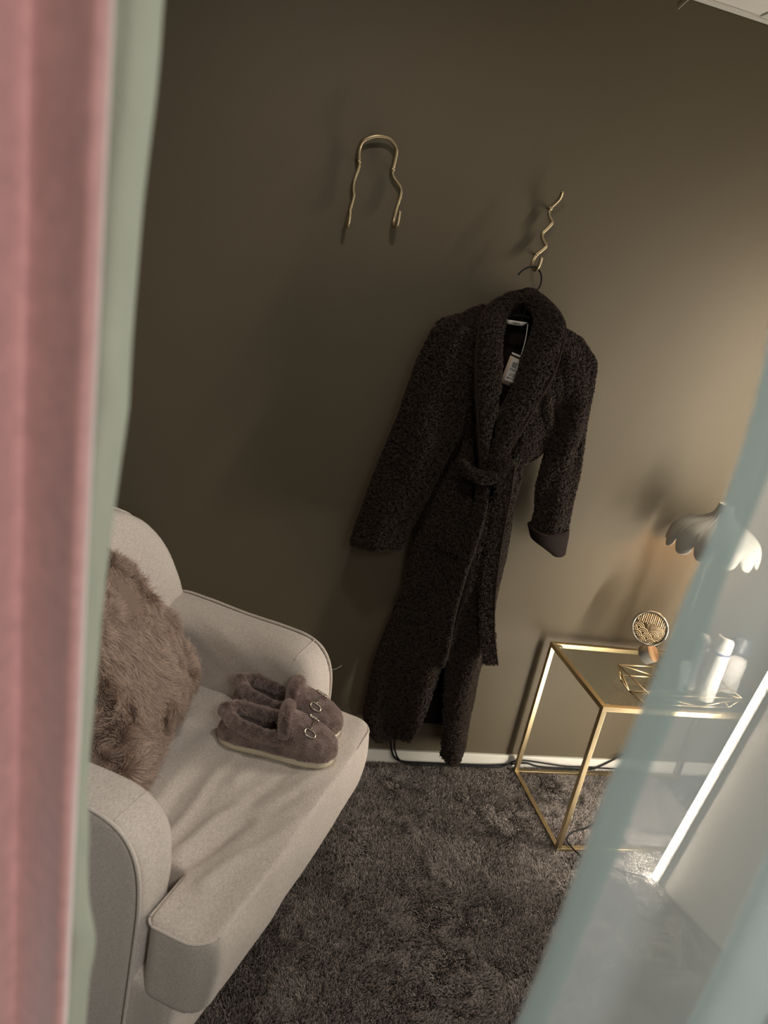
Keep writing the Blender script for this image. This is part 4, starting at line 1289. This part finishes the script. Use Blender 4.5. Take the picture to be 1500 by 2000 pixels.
for bx in (box(W_ - 0.014, W_, -0.004, 0.024, 0.006, H_), box(0.0, W_ - 0.014, -0.004, 0.024, H_ - 0.014, H_), box(0.0, W_ - 0.014, -0.004, 0.024, 0.006, 0.014)):
    mobj('frame_rail', bx, M['frame'], bevel=0.001)
mobj('frame_rail', box(0.0185, 0.026, -0.004, 0.009, 0.014, H_ - 0.014), M['frame'])
strip = mobj('light_strip', box(0.0, 0.0155, -0.010, 0.008, 0.015, H_ - 0.015), M['strip'], bevel=0.003)
Mi = MW.inverted()
pl_top = MW @ Vector((W_ / 2, 0.024, 1.15))
ft = Vector((pl_top.x + 0.22, pl_top.y + 0.06, 0.0))
ft.z = 0.006
obj('prop_leg', tube([pl_top, ft], 0.008, 8), M['frame'], lm)

# ------------------------------------------------------------------ cables
cb = [(-0.492, -0.009, 0.20), (-0.487, -0.010, 0.11), (-0.474, -0.0165, 0.056), (-0.455, -0.020, 0.030), (-0.42, -0.021, 0.018), (-0.36, -0.021, 0.017), (-0.25, -0.022, 0.018), (-0.10, -0.021, 0.018), (0.0, -0.021, 0.028), (0.05, -0.021, 0.034), (0.11, -0.021, 0.020), (0.22, -0.021, 0.017), (0.32, -0.020, 0.018), (0.37, -0.020, 0.040), (0.46, -0.020, 0.105)]
tag(obj('power_cable', tube(spline(cb, 120), 0.0035, 8), M['black']), 'black cable dropping from behind the robe and running along the baseboard', 'cable')
c2 = [(-0.480, -0.009, 0.20), (-0.474, -0.011, 0.11), (-0.462, -0.020, 0.056), (-0.44, -0.030, 0.028), (-0.40, -0.032, 0.017), (-0.34, -0.034, 0.017), (-0.2, -0.031, 0.018), (-0.06, -0.029, 0.018), (0.0, -0.0215, 0.040), (0.04, -0.0215, 0.046), (0.13, -0.0215, 0.036), (0.22, -0.0215, 0.027), (0.30, -0.0215, 0.028), (0.36, -0.0215, 0.026), (0.52, -0.0215, 0.024)]
tag(obj('power_cable', tube(spline(c2, 120), 0.0030, 8), M['black']), 'second thinner black cable lying on the carpet beside the first along the baseboard', 'cable')
c3 = [(0.215, -0.30, 0.017), (0.15, -0.335, 0.017), (0.085, -0.360, 0.018), (0.050, -0.395, 0.020), (0.052, -0.424, 0.021), (0.068, -0.455, 0.018), (0.11, -0.485, 0.017), (0.18, -0.52, 0.017), (0.262, -0.55, 0.017)]
tag(obj('light_cable', tube(spline(c3, 60), 0.0026, 8), M['black']), 'thin black cable looping on the carpet at the front corner of the brass table', 'cable')
tag(obj('loose_thread', tube(spline(list(B['thread']) and [(-0.128, -0.004, 2.499)] + list(B['thread']), 14), 0.0011, 5), M['label']), 'short white thread hanging from the ceiling edge on the wall', 'thread')

# ------------------------------------------------------------------ doorway curtains in front of the camera
rail = empty('curtain_rail', (-0.75, -1.865, ZC - 0.001), label='slim white curtain rail under the ceiling above the doorway curtains', cat='rail')
obj('track', box(-1.6, 1.6, -0.09, 0.09, -0.028, 0.0), M['white'], rail, smooth=False, bevel=0.003)
ZT, ZB = ZC - 0.03, 0.015
def zedge(tab):
    a = np.array(tab)
    a = a[np.argsort(a[:, 0])]
    return lambda z: float(np.interp(z, a[:, 0], a[:, 1]))
def curtain(edge, plan, seed, wob=0.002, nv=150):
    plan = spline([(x, y, 0) for x, y in plan], 260)
    G = []
    for z in np.linspace(ZT, ZB, nv):
        e = edge(z)
        G.append([(e + p[0] * (1 + 0.05 * math.sin(z * 2.1 + seed)) + wob * math.sin(3 * z + 9 * p[0] + seed) * min(1, abs(p[0]) * 20), p[1], z) for p in plan])
    P = np.array(G).reshape(-1, 3)
    P[:, 1] += 0.003 * vnoise(np.stack([P[:, 0] * 30, P[:, 2] * 2.2, P[:, 2] * 0], 1), 1.0, seed) + 0.0012 * vnoise(P * np.array([1, 0, 1]), 26, seed + 1)
    return grid(P.reshape(nv, -1, 3))
pe = zedge([(2.47, -1.335), (1.735, -1.318), (1.52, -1.3115), (1.19, -1.301), (0.0, -1.27)])
plan = [(0.0, -1.838), (-0.0010, -1.847), (-0.0025, -1.8490), (-0.007, -1.845), (-0.018, -1.833), (-0.031, -1.823), (-0.0375, -1.826), (-0.046, -1.846), (-0.056, -1.862), (-0.068, -1.850), (-0.080, -1.836)]
x = -0.080
for k in range(14):
    plan += [(x - 0.022, -1.822), (x - 0.045, -1.845), (x - 0.060, -1.868), (x - 0.078, -1.848)]
    x -= 0.078
vf = curtain(pe, plan, 3)
tag(obj('velvet_curtain', vf, M['velvet'], solid=0.0016, off=1), 'dusty pink velvet curtain hanging at the left edge of the view', 'curtain')
ge = zedge([(2.47, -1.306), (1.749, -1.3027), (1.7184, -1.3019), (1.6673, -1.3034), (1.6044, -1.303), (1.5584, -1.301), (1.5401, -1.3023), (1.5052, -1.3036), (1.4558, -1.3051), (1.346, -1.3049), (1.3159, -1.3042), (1.2925, -1.3011), (1.2642, -1.3003), (1.2348, -1.2976), (1.1952, -1.2895), (1.1631, -1.2921), (1.1249, -1.2915), (0.0, -1.26)])
plan = [(0.0, -1.795), (-0.004, -1.798), (-0.012, -1.800), (-0.022, -1.797), (-0.035, -1.801), (-0.06, -1.795)]
x = -0.06
for k in range(9):
    plan += [(x - 0.04, -1.802), (x - 0.08, -1.792), (x - 0.12, -1.798)]
    x -= 0.12
vf = curtain(ge, plan, 8, 0.0012)
tag(obj('cotton_curtain', vf, M['sage'], solid=0.0010, off=1), 'sage green curtain showing beyond the edge of the pink velvet one', 'curtain')

se = zedge([(2.47, -1.035), (1.6629, -1.0241), (1.6403, -1.0203), (1.6164, -1.0178), (1.5748, -1.0173), (1.5349, -1.0207), (1.4927, -1.0213), (1.4474, -1.0244), (1.4249, -1.0277), (1.3751, -1.0286), (1.2932, -1.0301), (1.2403, -1.0348), (0.0, -1.09)])
sh_ = empty('sheer_curtain', (-0.6, -1.9, ZB), label='pale mint translucent sheer curtain hanging across the right of the view', cat='curtain')
plan = [(0.0, -1.900), (0.028, -1.895), (0.07, -1.889), (0.11, -1.888), (0.150, -1.893), (0.172, -1.905), (0.160, -1.918), (0.118, -1.926), (0.088, -1.932), (0.082, -1.940), (0.092, -1.948), (0.13, -1.951), (0.19, -1.945), (0.25, -1.93)]
x = 0.25
for k in range(12):
    plan += [(x + 0.035, -1.905), (x + 0.06, -1.88), (x + 0.085, -1.905), (x + 0.115, -1.93)]
    x += 0.115
vf = curtain(se, plan, 15, 0.0015)
vf = ([(p[0] + 0.6, p[1] + 1.9, p[2] - ZB) for p in vf[0]], vf[1])
obj('voile', vf, M['sheer'], sh_)
G = []
for z in np.linspace(ZT, ZB, 150):
    e = se(z)
    wv_ = 0.0012 * math.sin(z * 23) + 0.0008 * math.sin(z * 51 + 1)
    G.append([(e + 0.6 + q * (0.0225 + wv_), -1.9 + 1.9 - 0.0025 + 0.004 * q + 0.0012 * math.sin(z * 9 + 5 * q), z - ZB) for q in np.linspace(-0.02, 1, 12)])
obj('hem_band', grid(G), M['hem'], sh_)
